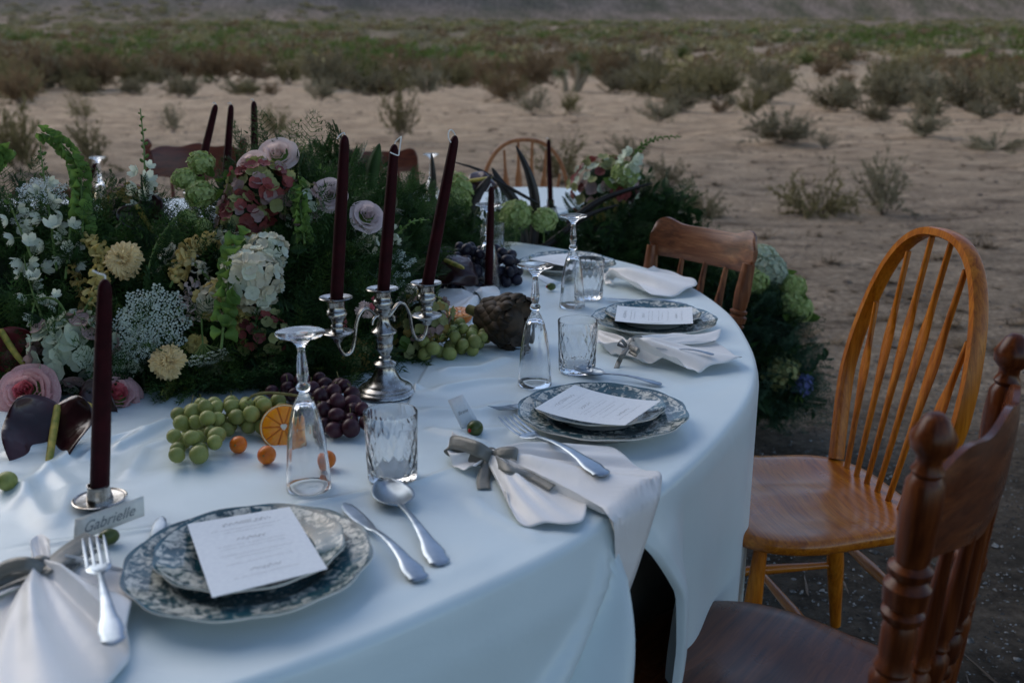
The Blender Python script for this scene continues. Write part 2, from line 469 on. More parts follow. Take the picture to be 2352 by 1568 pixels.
# ------------------------------------------------------------------ desert shrubs
def shrub_tmpl(seed, stems=26, spread=.8, leafy=1.0, twig=.006, up=1.0):
    r = np.random.default_rng(seed); tris_leaf = []; stick = []
    def strip(p, q, w):
        d = q - p; s = np.cross(d, r.normal(0, 1, 3)); s = s / (np.linalg.norm(s) + 1e-9) * w
        s2 = np.cross(d, s); s2 = s2 / (np.linalg.norm(s2) + 1e-9) * w
        return [(p - s, p + s, q), (p - s2, p + s2, q)]
    for _ in range(stems):
        a = r.uniform(0, 2 * math.pi); el = r.uniform(.25, 1.0) ** .8
        d = np.array([math.cos(a) * spread * (1.1 - el * .6), math.sin(a) * spread * (1.1 - el * .6), up * (.35 + .75 * el)]); L = r.uniform(.55, 1.05)
        p = np.array([math.cos(a), math.sin(a), 0]) * r.uniform(0, .06)
        n = 6
        pts = [p]
        dd = d.copy()
        for k in range(n):
            dd = dd + r.normal(0, .16, 3); q = pts[-1] + dd / np.linalg.norm(dd) * L / n; q[2] = max(q[2], .01); pts.append(q)
            stick += strip(pts[-2], pts[-1], twig * (1 - k / n * .6))
            if k >= 1:
                for _b in range(3):
                    bd = dd / np.linalg.norm(dd) + r.normal(0, .5, 3); e = pts[-1] + bd * r.uniform(.06, .17); e[2] = max(e[2], .01)
                    stick += strip(pts[-1], e, twig * .45)
                    for _l in range(int(r.integers(7, 14) * leafy)):
                        c = pts[-1] + (e - pts[-1]) * r.uniform(.1, 1.15) + r.normal(0, .012, 3); ax = r.normal(0, 1, 3); ax /= np.linalg.norm(ax); b_ = np.cross(ax, r.normal(0, 1, 3)); b_ /= np.linalg.norm(b_)
                        s = r.uniform(.012, .028)
                        tris_leaf.append((c - ax * s, c + ax * s, c + b_ * s * .9))
    def arr(ts):
        V = np.array(ts).reshape(-1, 3); return V, np.arange(len(V)).reshape(-1, 3)
    return arr(tris_leaf), arr(stick)
SH_COL = {
 'olive': mat('shrub_olive_leaf', (.16, .14, .06), (.33, .275, .135), rough=.9, scale=5, rnd=.2, trans=.2),
 'sage': mat('shrub_sage_leaf', (.20, .18, .11), (.37, .32, .21), rough=.9, scale=5, rnd=.2, trans=.2),
 'green': mat('shrub_green_leaf', (.075, .105, .025), (.16, .19, .05), rough=.9, scale=4, rnd=.25, trans=.2),
 'rust': mat('shrub_rust_leaf', (.20, .125, .065), (.31, .22, .12), rough=.9, scale=4, rnd=.2, trans=.2),
 'grey': mat('shrub_grey_leaf', (.17, .145, .085), (.31, .265, .16), rough=.9, scale=4, rnd=.2, trans=.2),
}
TWIG = mat('shrub_twig', (.10, .075, .055), (.17, .135, .10), rough=.9, scale=30)
SHT = {}
def shrub_mesh(kind, col, v):
    k = (kind, col, v)
    if k not in SHT:
        args = {'twiggy': dict(stems=26, spread=.8, leafy=1.5, twig=.010), 'bushy': dict(stems=44, spread=.85, leafy=2.2, twig=.007, up=.85), 'low': dict(stems=34, spread=1.5, leafy=1.8, twig=.009, up=.5), 'tall': dict(stems=22, spread=.5, leafy=1.1, twig=.008, up=1.2)}[kind]
        lf, st = shrub_tmpl(hash_(kind) + v, **args)
        SHT[k] = (mesh_data('foliage', lf, SH_COL[col], False), mesh_data('branch', st, TWIG, False))
    return SHT[k]
def hash_(s): return sum(ord(c) * (i + 3) for i, c in enumerate(s))
def gz(x, y): return near_z(x, y) * (1 if y < 60 else max(0, 1 - (y - 60) / 60)) + hill_z(x, y)
def shrub(label, u, v, w, h, kind='bushy', col='olive', var=0, group=None, y=None, lean=0.0):
    p = W(u, v, 0) if y is None else np.array([(u - 1176) / FPX * y, y, 0.])
    k = PXM(p); W_, H_ = w / k, h / k
    p[2] = gz(p[0], p[1]) - .01
    lf, st = shrub_mesh(kind, col, var)
    base_w = {'twiggy': 1.4, 'bushy': 1.6, 'low': 2.0, 'tall': 1.0}[kind]; base_h = {'twiggy': .85, 'bushy': .8, 'low': .45, 'tall': 1.0}[kind]
    t = thing('desert_shrub', label, 'shrub', p, group=group)
    t.rotation_euler = (0, lean, 0)
    t.scale = (W_ / base_w, W_ / base_w, H_ / base_h)
    a = (var * 2.1 + u * .37)
    link('foliage', lf, t).rotation_euler = (0, 0, a); link('branch', st, t).rotation_euler = (0, 0, a)
    return t
shrub('tall olive twiggy bush with splayed stems on open sand above the candelabra', 915, 330, 95, 118, 'twiggy', 'olive', 0)
shrub('wide tan and green bush, largest one on the sand above the right chairs', 2030, 488, 150, 130, 'twiggy', 'sage', 1)
shrub('sprawling low dry branch spreading left of the wide tan bush', 1870, 488, 200, 62, 'low', 'olive', 2)
shrub('dense dark grey-green mound of brush behind the dark wooden crest rail chair', 1790, 330, 190, 66, 'bushy', 'sage', 0)
shrub('small yellowish tuft at the right end of the dark grey-green mound', 1895, 340, 60, 40, 'tall', 'sage', 1)
shrub('small round dry bush right of the tall olive bush with bare sand around', 1310, 262, 50, 48, 'bushy', 'olive', 1)
shrub('pale branching bush left of the small round dry bush', 1225, 262, 85, 60, 'twiggy', 'sage', 2)
shrub('thin upright bush under the yucca, on the edge of the sand', 1195, 232, 60, 48, 'tall', 'olive', 2)
shrub('low flat spread of brush on pale sand left of the dark grey-green mound', 1515, 280, 100, 42, 'bushy', 'sage', 2)
shrub('small dark bush on the pale sand above the low flat spread', 1725, 262, 75, 50, 'bushy', 'olive', 0)
shrub('low tan bush at the right side of the clearing, in short dry grass', 2120, 318, 110, 50, 'bushy', 'sage', 1)
shrub('long low patch of dry grass running off the right side', 2290, 345, 180, 30, 'low', 'sage', 0)
shrub('dark twiggy bush on sand directly above the wooden press-back rail at left', 400, 300, 60, 60, 'twiggy', 'sage', 0)
shrub('wide loose bush behind the three far candles', 640, 312, 110, 62, 'twiggy', 'olive', 1)
shrub('small brown bush with one raised arm at the left edge of the sand', 195, 272, 65, 60, 'tall', 'olive', 0)
shrub('large dark brown bush at the left border of the picture', 45, 400, 130, 135, 'bushy', 'olive', 2)
shrub('tall soft olive bush behind the white larkspur, second from the left border', 215, 400, 120, 110, 'twiggy', 'olive', 1)
shrub('loose thin bush behind the bow-back chair at the far table', 1290, 420, 150, 100, 'twiggy', 'olive', 2)
shrub('faint pale bush just right of the far bow-back chair', 1440, 375, 110, 55, 'twiggy', 'grey', 0)
shrub('dry grey brush behind the arching green flower tip', 1540, 430, 110, 60, 'twiggy', 'grey', 1)
shrub('low dead brush on sand beside the dark garland', 1620, 500, 120, 50, 'low', 'grey', 2)
shrub('small stubby shrub on the far left of the pale sand strip', 480, 205, 40, 24, 'tall', 'green', 0)
# belt of brush at the edge of the clearing: big ones one by one
belt = [(60, 222, 150, 80, 'olive'), (150, 210, 110, 70, 'rust'), (240, 212, 130, 78, 'rust'), (330, 205, 120, 66, 'olive'), (420, 192, 110, 72, 'rust'), (520, 200, 110, 70, 'rust'),
 (600, 196, 110, 70, 'rust'), (680, 200, 120, 62, 'olive'), (760, 212, 120, 80, 'grey'), (850, 208, 120, 74, 'olive'), (940, 202, 110, 62, 'rust'), (1040, 205, 120, 60, 'olive'), (1130, 195, 110, 56, 'rust'),
 (1390, 185, 110, 70, 'rust'), (1465, 190, 110, 76, 'grey'), (1560, 232, 150, 70, 'olive'), (1640, 228, 130, 80, 'olive'), (1900, 252, 150, 62, 'grey'), (2010, 250, 140, 90, 'grey'), (2100, 240, 120, 80, 'sage'), (2200, 252, 150, 80, 'grey'), (2310, 262, 160, 92, 'grey'), (2270, 205, 140, 60, 'olive'), (1750, 190, 120, 50, 'grey')]
names = {'olive': 'olive', 'rust': 'rust-brown', 'grey': 'grey-brown', 'sage': 'sage green', 'green': 'fresh green'}
for i, (u, v, w, h, c) in enumerate(belt):
    shrub('dense %s bush in the belt of brush along the edge of the clearing' % names[c], u, v, w, h, 'bushy', c, i % 3, group='bushes along the edge of the clearing', y=min(W(u, v, 0)[1], 62))
r2 = np.random.default_rng(5)
for i in range(46):
    u = r2.uniform(-40, 2400); y = r2.uniform(36, 52) if u < 1500 else r2.uniform(24, 48)
    if 1180 < u < 1400 and y < 44: continue
    c = r2.choice(['rust', 'olive', 'grey', 'sage'], p=[.3, .35, .25, .1] if u < 1200 else [.08, .34, .33, .25]); hgt = r2.uniform(.5, 1.25) * (.5 if y < 36 else 1.0); k = FPX / y
    shrub('%s bush among the front rank of brush facing the clearing' % names[c], u, 0, hgt * k * r2.uniform(1.3, 2.4), hgt * k, 'bushy', c, i % 3, group='front rank bushes', y=y)
for i in range(90):
    y = r2.uniform(48, 120); u = r2.uniform(-60, 2410)
    left = u < 1150
    c = r2.choice(['rust', 'olive', 'grey', 'green'] if y < 80 else ['green', 'olive', 'green', 'rust'], p=[.35, .3, .25, .1] if left else [.15, .35, .35, .15])
    hgt = r2.uniform(.8, 2.0); k = FPX / y
    if u > 1650 and y < 60 and r2.random() < .5: continue
    shrub('%s bush in the far belt of brush' % names[c], u, 0, hgt * k * r2.uniform(1.2, 2), hgt * k, 'bushy', c, i % 3, group='far belt bushes', y=y)
# yucca
p = W(1312, 215, 0); k = PXM(p)
t = thing('yucca', 'pale branching yucca with spiky heads standing above the belt of brush', 'yucca', (p[0], p[1], gz(p[0], p[1])))
YM = mat('yucca_leaf', (.13, .15, .07), (.24, .24, .13), rough=.8, scale=3); YT = mat('yucca_trunk', (.22, .17, .11), (.32, .25, .16), rough=.9, scale=6)
trs = [((-14, 0), (-25, 40), 26), ((10, 0), (8, 72), 30), ((12, 0), (36, 48), 26)]
for (b0, b1, s) in trs:
    A = V3(b0[0] / k, 0, 0); B = V3(b1[0] / k, .1, b1[1] / k)
    part('trunk', tube(curve([A, (A + B) / 2 + V3(.1, 0, .1), B], 4), [.16, .15, .14, .13, .13, .13, .12, .12, .12], 8), YT, t)
    gs = []
    for _ in range(90):
        d = rng.normal(0, 1, 3); d[2] = d[2] * .7 + .35; d /= np.linalg.norm(d); e = B + d * s / k; sd_ = np.cross(d, rng.normal(0, 1, 3)); sd_ /= np.linalg.norm(sd_)
        gs.append((B - sd_ * .03, B + sd_ * .03, e))
    part('crown', (np.array(gs).reshape(-1, 3), np.arange(270).reshape(-1, 3)), YM, t, smooth=False)
# far scrub beyond, one mass per colour
def clump(seed, n=60):
    r = np.random.default_rng(seed); ts = []
    for _ in range(n):
        d = r.normal(0, 1, 3); d /= np.linalg.norm(d); d[2] = abs(d[2]); c = d * r.uniform(.5, 1) * np.array([1, 1, .75])
        a = r.normal(0, .16, 3); b_ = r.normal(0, .16, 3); ts.append((c - a, c + a, c + b_))
    V = np.array(ts).reshape(-1, 3); return V, np.arange(len(V)).reshape(-1, 3)
for col, cnt, y0, y1, lab in (('green', 1500, 110, 420, 'green creosote scrub covering the far plain'), ('rust', 700, 95, 300, 'rust-brown scrub covering the far plain'), ('olive', 1500, 100, 600, 'olive scrub dotted over the far slope'), ('grey', 900, 120, 620, 'grey scrub dotted over the far slope')):
    gs = []
    for s in range(3):
        Ms = []
        for _ in range(cnt // 3):
            y = y0 + (y1 - y0) * r2.random() ** (1.6 if col in ('green', 'rust') else 1.0); x = y * r2.uniform(-.62, .62)
            if x > .12 * y and r2.random() < .45: continue
            if mn.noise(Vector((x * .02, y * .01, hash_(col)))) < (-.05 if col == 'green' else -.25): continue
            sz = r2.uniform(.7, 1.7) * (1 + y / 700)
            Ms.append(np.array(T(x, y, gz(x, y)) @ RZ(r2.uniform(0, 6)) @ SC(sz * 1.4, sz * 1.4, sz)))
        gs.append(scatter(clump(s), Ms))
    o = part('distant_scrub', cat_tris(gs), SH_COL[col], smooth=False); tag(o, lab, 'scrub', kind='stuff')
# short dry tufts on the sand
def tuft(seed):
    r = np.random.default_rng(seed); ts = []
    for _ in range(34):
        a = r.uniform(0, 6.3); d = np.array([math.cos(a) * .9, math.sin(a) * .9, r.uniform(.3, 1)]); b0 = r.normal(0, .12, 3); b0[2] = 0
        s = np.array([-math.sin(a), math.cos(a), 0]) * .03; ts.append((b0 - s, b0 + s, b0 + d * r.uniform(.5, 1)))
    V = np.array(ts).reshape(-1, 3); return V, np.arange(len(V)).reshape(-1, 3)
gs = []
for s in range(3):
    Ms = []
    for _ in range(1500):
        y = 4.5 + 48 * r2.random() ** 1.25; x = y * r2.uniform(-.6, .62); sz = r2.lognormal(-3.1, .55)
        if mn.noise(Vector((x * .25, y * .12, 4))) < -.12: continue
        if y < 6 and x < .8: continue
        Ms.append(np.array(T(x, y, gz(x, y)) @ RZ(r2.uniform(0, 6)) @ SC(sz * 1.3, sz * 1.3, sz * .6)))
    gs.append(scatter(tuft(s), Ms))
o = part('dry_grass', cat_tris(gs), mat('dry_tuft', (.12, .085, .05), (.26, .19, .12), rough=.95, scale=2), smooth=False); tag(o, 'short dry grass tufts dotted over the sand', 'grass', kind='stuff')
# ------------------------------------------------------------------ tables and cloths
TZ = .75
def closed(pts, n):
    P = [np.array(p, float) for p in pts]; m = len(P); out = []
    for i in range(m):
        a, b, c, d = P[i - 1], P[i], P[(i + 1) % m], P[(i + 2) % m]
        for k in range(30):
            t = k / 30; out.append(.5 * ((2 * b) + (-a + c) * t + (2 * a - 5 * b + 4 * c - d) * t * t + (-a + 3 * b - 3 * c + d) * t ** 3))
    out = np.array(out); d = np.linalg.norm(np.roll(out, -1, 0) - out, axis=1); s = np.concatenate([[0], np.cumsum(d)]); L = s[-1]
    q = np.linspace(0, L, n, endpoint=False); o2 = np.vstack([out, out[:1]])
    return np.stack([np.interp(q, s, o2[:, 0]), np.interp(q, s, o2[:, 1])], 1), L
NEAR = [(-.05, 3.15), (.074, 3.09), (.202, 2.965), (.339, 2.785), (.42, 2.62), (.468, 2.44), (.496, 2.2), (.487, 1.98), (.461, 1.79), (.405, 1.60), (.31, 1.40), (.19, 1.20), (.13, 1.139), (.035, 1.02), (-.185, .825), (-.41, .695), (-.75, .60), (-1.1, .62), (-1.5, .9), (-1.75, 1.5), (-1.7, 2.2), (-1.3, 2.7), (-.8, 3.0), (-.4, 3.17)]
def seg_dist(X, Y_, pts):
    best = np.full(X.shape, 9.); sgn = np.zeros(X.shape); tt = np.zeros(X.shape); n = len(pts) - 1
    for i in range(n):
        a = np.array(pts[i][:2]); b = np.array(pts[i + 1][:2]); d = b - a; L2 = (d ** 2).sum()
        t = np.clip(((X - a[0]) * d[0] + (Y_ - a[1]) * d[1]) / L2, 0, 1)
        dx = X - a[0] - t * d[0]; dy = Y_ - a[1] - t * d[1]; D = np.hypot(dx, dy); s = np.sign(d[0] * dy - d[1] * dx)
        m = D < best; best[m] = D[m]; sgn[m] = s[m]; tt[m] = (i + t[m]) / n
    return best, sgn, tt
PL = lambda *q: [W(u, v, TZ) for u, v in q]
RIDGES = [(PL((0, 1265), (170, 1240), (500, 1196), (750, 1150), (963, 1108), (1080, 1060)), .006, .0035), (PL((975, 985), (1050, 1003), (1130, 1030)), .011, .006), (PL((940, 950), (1100, 950), (1190, 925)), .016, .007),
          (PL((985, 905), (1100, 880), (1200, 870)), .014, .007), (PL((1020, 1000), (1180, 985), (1300, 1060)), .016, .005), (PL((0, 1090), (60, 1130), (120, 1230)), .014, .007), (PL((90, 1060), (160, 1120), (130, 1220)), .012, .006),
          (PL((20, 1180), (80, 1100), (210, 1010)), .012, .007), (PL((250, 1040), (330, 1000), (400, 960)), .013, .010), (PL((280, 1110), (330, 1030), (420, 1000)), .014, .006), (PL((180, 1060), (260, 1010), (350, 985)), .01, .007), (PL((0, 1040), (100, 1030), (200, 1000)), .012, .008),
          (PL((860, 860), (920, 880), (965, 905)), .014, .010), (PL((1000, 860), (1100, 850), (1180, 820)), .014, .008), (PL((1230, 930), (1200, 960), (1190, 1010)), .010, .004), (PL((1600, 900), (1500, 860), (1380, 850)), .018, .003), (PL((1340, 1230), (1240, 1235), (1120, 1180), (1060, 1120)), .014, .004), (PL((640, 1470), (900, 1370), (1150, 1260)), .03, .002)]
def wr(X, Y_):
    z = np.zeros(X.shape)
    for pts, w, h in RIDGES:
        D, s, t = seg_dist(X, Y_, pts)
        z += h * np.exp(-(D / w) ** 2) * np.clip(np.sin(np.pi * np.clip(t, .02, .98)) * 2.2, 0, 1)
    D, s, t = seg_dist(X, Y_, PL((985, 838), (955, 890), (928, 945), (905, 1000)))
    z += .0045 * np.clip(1 - D / .16, 0, 1) * (s > 0) * np.clip(D / .0012, 0, 1)
    z += .0008 * np.sin(X * 21 + 3 * np.sin(Y_ * 7)) * np.sin(Y_ * 9 + 1.3 * np.sin(X * 13)) + .0005 * np.sin(X * 47 - Y_ * 31 + 2 * np.sin(Y_ * 17))
    return z
def cloth_mesh(outline, n, center, zt, apex=None, nr=150, ns=56, zb=.015, amp=1.0, wrinkle=True, flare=.05):
    o, L = closed(outline, n); c = np.array(center)
    nrm = np.roll(o, -1, 0) - np.roll(o, 1, 0); nrm = np.stack([nrm[:, 1], -nrm[:, 0]], 1); nrm /= np.linalg.norm(nrm, axis=1, keepdims=True)
    if ((o - c) * nrm).sum() < 0: nrm = -nrm
    # smooth normals
    for _ in range(20): nrm = (np.roll(nrm, 1, 0) + nrm + np.roll(nrm, -1, 0)); nrm /= np.linalg.norm(nrm, axis=1, keepdims=True)
    rows = []; cut = {}
    tt = np.concatenate([np.linspace(.001, .35, int(nr * .25), endpoint=False), np.linspace(.35, 1, nr - int(nr * .25))])
    rad = .014
    oi = o - nrm * rad
    for t in tt:
        p = c + (oi - c) * t
        z = zt + (wr(p[:, 0], p[:, 1]) if wrinkle else 0) * np.ones(n) * min(1, (1 - t) * 30 + 0.0)
        rows.append(np.column_stack([p, z]))
    for a in (20, 40, 60, 80): rows.append(np.column_stack([oi + nrm * rad * math.sin(R(a)), np.full(n, zt - rad * (1 - math.cos(R(a))))]))
    s = np.arange(n) / n * L
    th = s / L * 2 * np.pi
    f1 = .5 + .5 * np.sin(th * 9 + 1.7 * np.sin(th * 2 + .4)); f2 = .5 + .5 * np.sin(th * 23 + 2.1 * np.sin(th * 5 + 1)); f3 = np.sin(th * 41 + 2 * np.sin(th * 7))
    sa = None
    if apex is not None:
        k = int(np.argmin(np.linalg.norm(o - np.array(apex)[None], axis=1))); sa = (s - s[k] + L / 2) % L - L / 2
        # positive = towards next outline vertices (towards the camera's left here)
    for j in range(1, ns + 1):
        q = j / ns; h = q * (zt - zb - rad)
        off = .006 * min(1, h * 20) + flare * h + 1.6 * amp * (h ** 1.15) * (.085 * (f1 - .4) * .9 + .04 * (f2 - .4) + .012 * f3) * (1.0)
        if sa is not None:
            w = np.exp(-(sa / .30) ** 2); off = off * (1 - .75 * w) + w * (.012 * min(1, h * 20) + flare * h)
            near_chair = np.clip((-sa - (.10 - .10 * min(1, h * 3))) / .06, 0, 1) * np.clip((sa + 1.25) / .25, 0, 1); off = off * (1 - near_chair) + near_chair * (.004 - h * (.004 + .035 * (.5 + .5 * np.sin(sa * 31 + 1.5 * np.sin(sa * 9)))))
            # fan of folds falling from the apex
            hh = max(h, 1e-3)
            g = sa / hh
            k1 = np.exp(-((g - .42) / .15) ** 2); k2 = np.exp(-((g - .78) / .12) ** 2); k3 = np.exp(-((g - 1.15) / .2) ** 2)
            wl = np.clip(sa / .02, 0, 1)
            off = off + wl * h * (.24 * k1 - .22 * k2 + .14 * k3)
            # the open pleat right of the apex: deep inside
            lo_, hi_ = -.008, .004
            ins = np.clip((sa - lo_) / .008, 0, 1) * np.clip((hi_ - sa) / .008, 0, 1)
            cut[len(rows)] = (sa > -.0065) & (sa < .0022)
            fade = min(1, max(0, (.34 - h) / .14)); lip = np.exp(-((sa + .014) / .016) ** 2) * (sa < -.001); off = off + lip * .020 * min(1, h / .12) * (.3 + .7 * fade); lip2 = np.exp(-((sa - hi_ - .03) / .03) ** 2); off = off + lip2 * .03 * min(1, h / .25) * (.3 + .7 * fade)
        pos = o + nrm * off[:, None]
        if sa is not None:   # the right-hand cloth is drawn aside so that its hem swings away from the left one
            tg = np.roll(o, -1, 0) - np.roll(o, 1, 0); tg /= np.linalg.norm(tg, axis=1, keepdims=True)
            gap = .068 * min(1, h / .12) ** .8 + .030 * min(1, h / .4) + .012 * math.sin(h * 14)
            pos = pos + tg * (np.where(sa < -.0035, -gap * np.exp(np.minimum(sa, 0) / .33), 0))[:, None]
        rows.append(np.column_stack([pos, np.full(n, zt - rad - h)]))
    V = np.vstack(rows); m = len(rows)
    idx = np.arange((m - 1) * n); r_ = idx // n; c_ = idx % n; j_ = (c_ + 1) % n
    F = np.stack([r_ * n + c_, r_ * n + j_, (r_ + 1) * n + j_, (r_ + 1) * n + c_], 1)
    V = np.vstack([V, [[c[0], c[1], zt]]])
    if cut:      # the two cloths part here: an open slit into the dark under the table
        keep = np.array([not (int(r) in cut and cut[int(r)][int(c)]) for r, c in zip(r_, c_)]); F = F[keep]
    # flip so normals point up/outwards
    a, b, d = V[F[0][0]], V[F[0][1]], V[F[0][3]]
    if np.cross(b - a, d - a)[2] < 0: F = F[:, ::-1]
    return V, F.copy()
TW = mat('table_ply', (.30, .22, .14), (.38, .28, .18), rough=.6, scale=12)
LEGM = mat('table_leg_metal', (.10, .10, .10), rough=.45, metallic=.6)
def table(name, label, outline, legs, ztop):
    o, _ = closed(outline, 120); c = o.mean(0)
    o = c + (o - c) * (.80 if ztop > 0 else 1)
    t = thing(name, label, 'table', (c[0], c[1], 0))
    part('tabletop', prism(o, ztop - .025, ztop, .003), TW, t, world=True)
    for (x, y) in legs: part('leg', tube([(x, y, 0), (x, y, ztop - .02)], .014, 10), LEGM, t, world=True)
table('curved_table', 'curved folding table hidden under the nearest white tablecloth', NEAR, [(.25, 2.1), (0, 1.5), (-.6, 1.0), (-.9, 2.5)], TZ - .01)
APEX = W(1413, 1184, TZ)[:2]
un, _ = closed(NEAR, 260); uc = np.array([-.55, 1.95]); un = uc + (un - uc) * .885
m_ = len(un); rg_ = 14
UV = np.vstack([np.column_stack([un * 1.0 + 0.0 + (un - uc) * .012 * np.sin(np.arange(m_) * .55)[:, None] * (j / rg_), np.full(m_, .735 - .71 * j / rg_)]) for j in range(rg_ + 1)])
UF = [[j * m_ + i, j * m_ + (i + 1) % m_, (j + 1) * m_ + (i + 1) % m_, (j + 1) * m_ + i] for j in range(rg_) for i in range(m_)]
o = part('gap_filler_sheet', (UV, UF), mat('gap_filler_grey', (.30, .28, .245), (.36, .34, .30), rough=.85, scale=12)); tag(o, 'grey sheet added behind the gap in the near tablecloth to lift its darkness', 'gap_filler')  # added sheet behind the slit, so the gap shows grey instead of black
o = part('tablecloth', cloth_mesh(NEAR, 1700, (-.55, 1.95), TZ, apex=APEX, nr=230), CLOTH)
tag(o, 'white satin tablecloth draped to the ground over the nearest curved table', 'tablecloth')
FAR = [(.33, 4.5), (.34, 4.2), (.2, 3.8), (.0, 3.62), (-.5, 3.5), (-1.2, 3.42), (-2.2, 3.4), (-3.0, 3.5), (-3.1, 3.9), (-2.4, 4.15), (-1.6, 4.2), (-.9, 4.25), (-.3, 4.5), (.1, 4.62)]
table('curved_table', 'curved folding table hidden under the far white tablecloth', FAR, [(.1, 4.2), (-1, 3.9), (-2.4, 3.8)], TZ - .01)
o = part('tablecloth', cloth_mesh(FAR, 500, (-1.2, 3.9), TZ, nr=40, ns=30, wrinkle=False), CLOTH)
tag(o, 'white tablecloth on the far table beyond the flowers', 'tablecloth')

# ------------------------------------------------------------------ plates
def plate_mat(name, Rr, inner):
    m, nt, b = newmat(name)
    b.inputs['Roughness'].default_value = .16; b.inputs['Coat Weight'].default_value = .15; b.inputs['Coat Roughness'].default_value = .05; b.inputs['Specular IOR Level'].default_value = .35
    tc = nd(nt, 'ShaderNodeTexCoord'); ln = nd(nt, 'ShaderNodeVectorMath', operation='LENGTH')
    mp = nd(nt, 'ShaderNodeMapping'); mp.inputs['Scale'].default_value = (1, 1, 0)
    nt.links.new(tc.outputs['Object'], mp.inputs[0]); nt.links.new(mp.outputs[0], ln.inputs[0])
    rn = nd(nt, 'ShaderNodeMath', operation='DIVIDE'); nt.links.new(ln.outputs['Value'], rn.inputs[0]); rn.inputs[1].default_value = Rr
    n1 = tex(nt, scale=70, detail=6, rough=.72, dist=1.2); n2 = tex(nt, 'VORONOI', scale=105); n3 = tex(nt, scale=18, detail=2)
    big = ramp(nt, n3, [(.38, (0, 0, 0)), (.6, (1, 1, 1))])
    # threshold varies with ring: rims carry dense leaf scrolls, the well a looser scene
    thr = ramp(nt, rn.outputs[0], [(0, (.50,) * 3), (.42, (.50,) * 3), (.55, (.56,) * 3), (.60, (.46,) * 3), (.64, (.45,) * 3), (.80, (.48,) * 3), (.93, (.42,) * 3), (.965, (.40,) * 3), (.972, (.60,) * 3), (1.0, (.72,) * 3)])
    mm = nd(nt, 'ShaderNodeMath', operation='MULTIPLY_ADD'); nt.links.new(big, mm.inputs[0]); mm.inputs[1].default_value = -.09; nt.links.new(n1, mm.inputs[2])
    m2 = nd(nt, 'ShaderNodeMath', operation='MULTIPLY_ADD'); nt.links.new(n2, m2.inputs[0]); m2.inputs[1].default_value = -.14; nt.links.new(mm.outputs[0], m2.inputs[2])
    sb = nd(nt, 'ShaderNodeMath', operation='SUBTRACT'); nt.links.new(m2.outputs[0], sb.inputs[0]); nt.links.new(thr, sb.inputs[1])
    fac = nd(nt, 'ShaderNodeMapRange', clamp=True); fac.inputs[1].default_value = -.105; fac.inputs[2].default_value = .010; nt.links.new(sb.outputs[0], fac.inputs[0])
    glaze = ramp(nt, tex(nt, scale=30, detail=3), [(.3, (.004, .034, .044)), (.7, (.018, .095, .125))])
    mx = nd(nt, 'ShaderNodeMix', data_type='RGBA'); nt.links.new(fac.outputs[0], mx.inputs[0])
    nt.links.new(glaze, mx.inputs[6]); mx.inputs[7].default_value = (.62, .62, .55, 1)
    # underside stays plain cream
    geo = nd(nt, 'ShaderNodeNewGeometry'); sp = nd(nt, 'ShaderNodeSeparateXYZ'); nt.links.new(geo.outputs['Normal'], sp.inputs[0])
    gt = nd(nt, 'ShaderNodeMath', operation='GREATER_THAN'); nt.links.new(sp.outputs['Z'], gt.inputs[0]); gt.inputs[1].default_value = .05
    m3 = nd(nt, 'ShaderNodeMix', data_type='RGBA'); nt.links.new(gt.outputs[0], m3.inputs[0]); m3.inputs[6].default_value = (.74, .70, .63, 1); nt.links.new(mx.outputs[2], m3.inputs[7])
    nt.links.new(m3.outputs[2], b.inputs['Base Color'])
    return m
def plate_mesh(Rr):
    def mod(t, k, r):
        f = max(0, (r / Rr - .6) / .4)
        return r * (1 + f * (.010 * math.cos(12 * t) + .008 * abs(math.cos(6 * t)) ** .5 - .008))
    prof = [(.0001, .0045), (.35 * Rr, .004), (.56 * Rr, .0045), (.60 * Rr, .0065), (.64 * Rr, .0115), (.69 * Rr, .0145), (.8 * Rr, .0165), (.92 * Rr, .0205), (.985 * Rr, .0240), (Rr, .0242), (Rr, .0222), (.96 * Rr, .0195), (.8 * Rr, .0130), (.68 * Rr, .0095), (.62 * Rr, .003), (.60 * Rr, 0), (.565 * Rr, 0), (.55 * Rr, .0015), (.0001, .0015)]
    V, F = lathe(prof[::-1], 96, mod, True); return V, F
DR, SR = .1325, .103
DP = mesh_data('dinner_plate', plate_mesh(DR), plate_mat('transferware_dinner', DR, .6))
SPM = mesh_data('salad_plate', plate_mesh(SR), plate_mat('transferware_salad', SR, .6))
def plate(kind, px, z, rot, label, group):
    me, nm = (DP, 'dinner_plate') if kind == 'd' else (SPM, 'salad_plate')
    p = W(px[0], px[1], z + .015); o = link(nm, me); o.location = (p[0], p[1], z); o.rotation_euler = (0, 0, rot)
    return tag(o, label, 'plate', group)
Z0 = TZ + .002; Z1 = Z0 + .0055
SETS = [((575, 1292), (577, 1266), 'nearest place setting'), ((1383, 952), (1376, 936), 'second place setting from the camera'), ((1502, 738), (1500, 724), 'third place setting'), ((1303, 608), (1300, 598), 'fourth and farthest place setting')]
for i, (a, b_, w_) in enumerate(SETS):
    plate('d', a, Z0, i * 1.3, 'large scalloped teal and cream dinner plate at the ' + w_, 'dinner plates')
    plate('s', b_, Z1, i * .8 + .5, 'small teal and cream plate atop the ' + w_, 'salad plates')

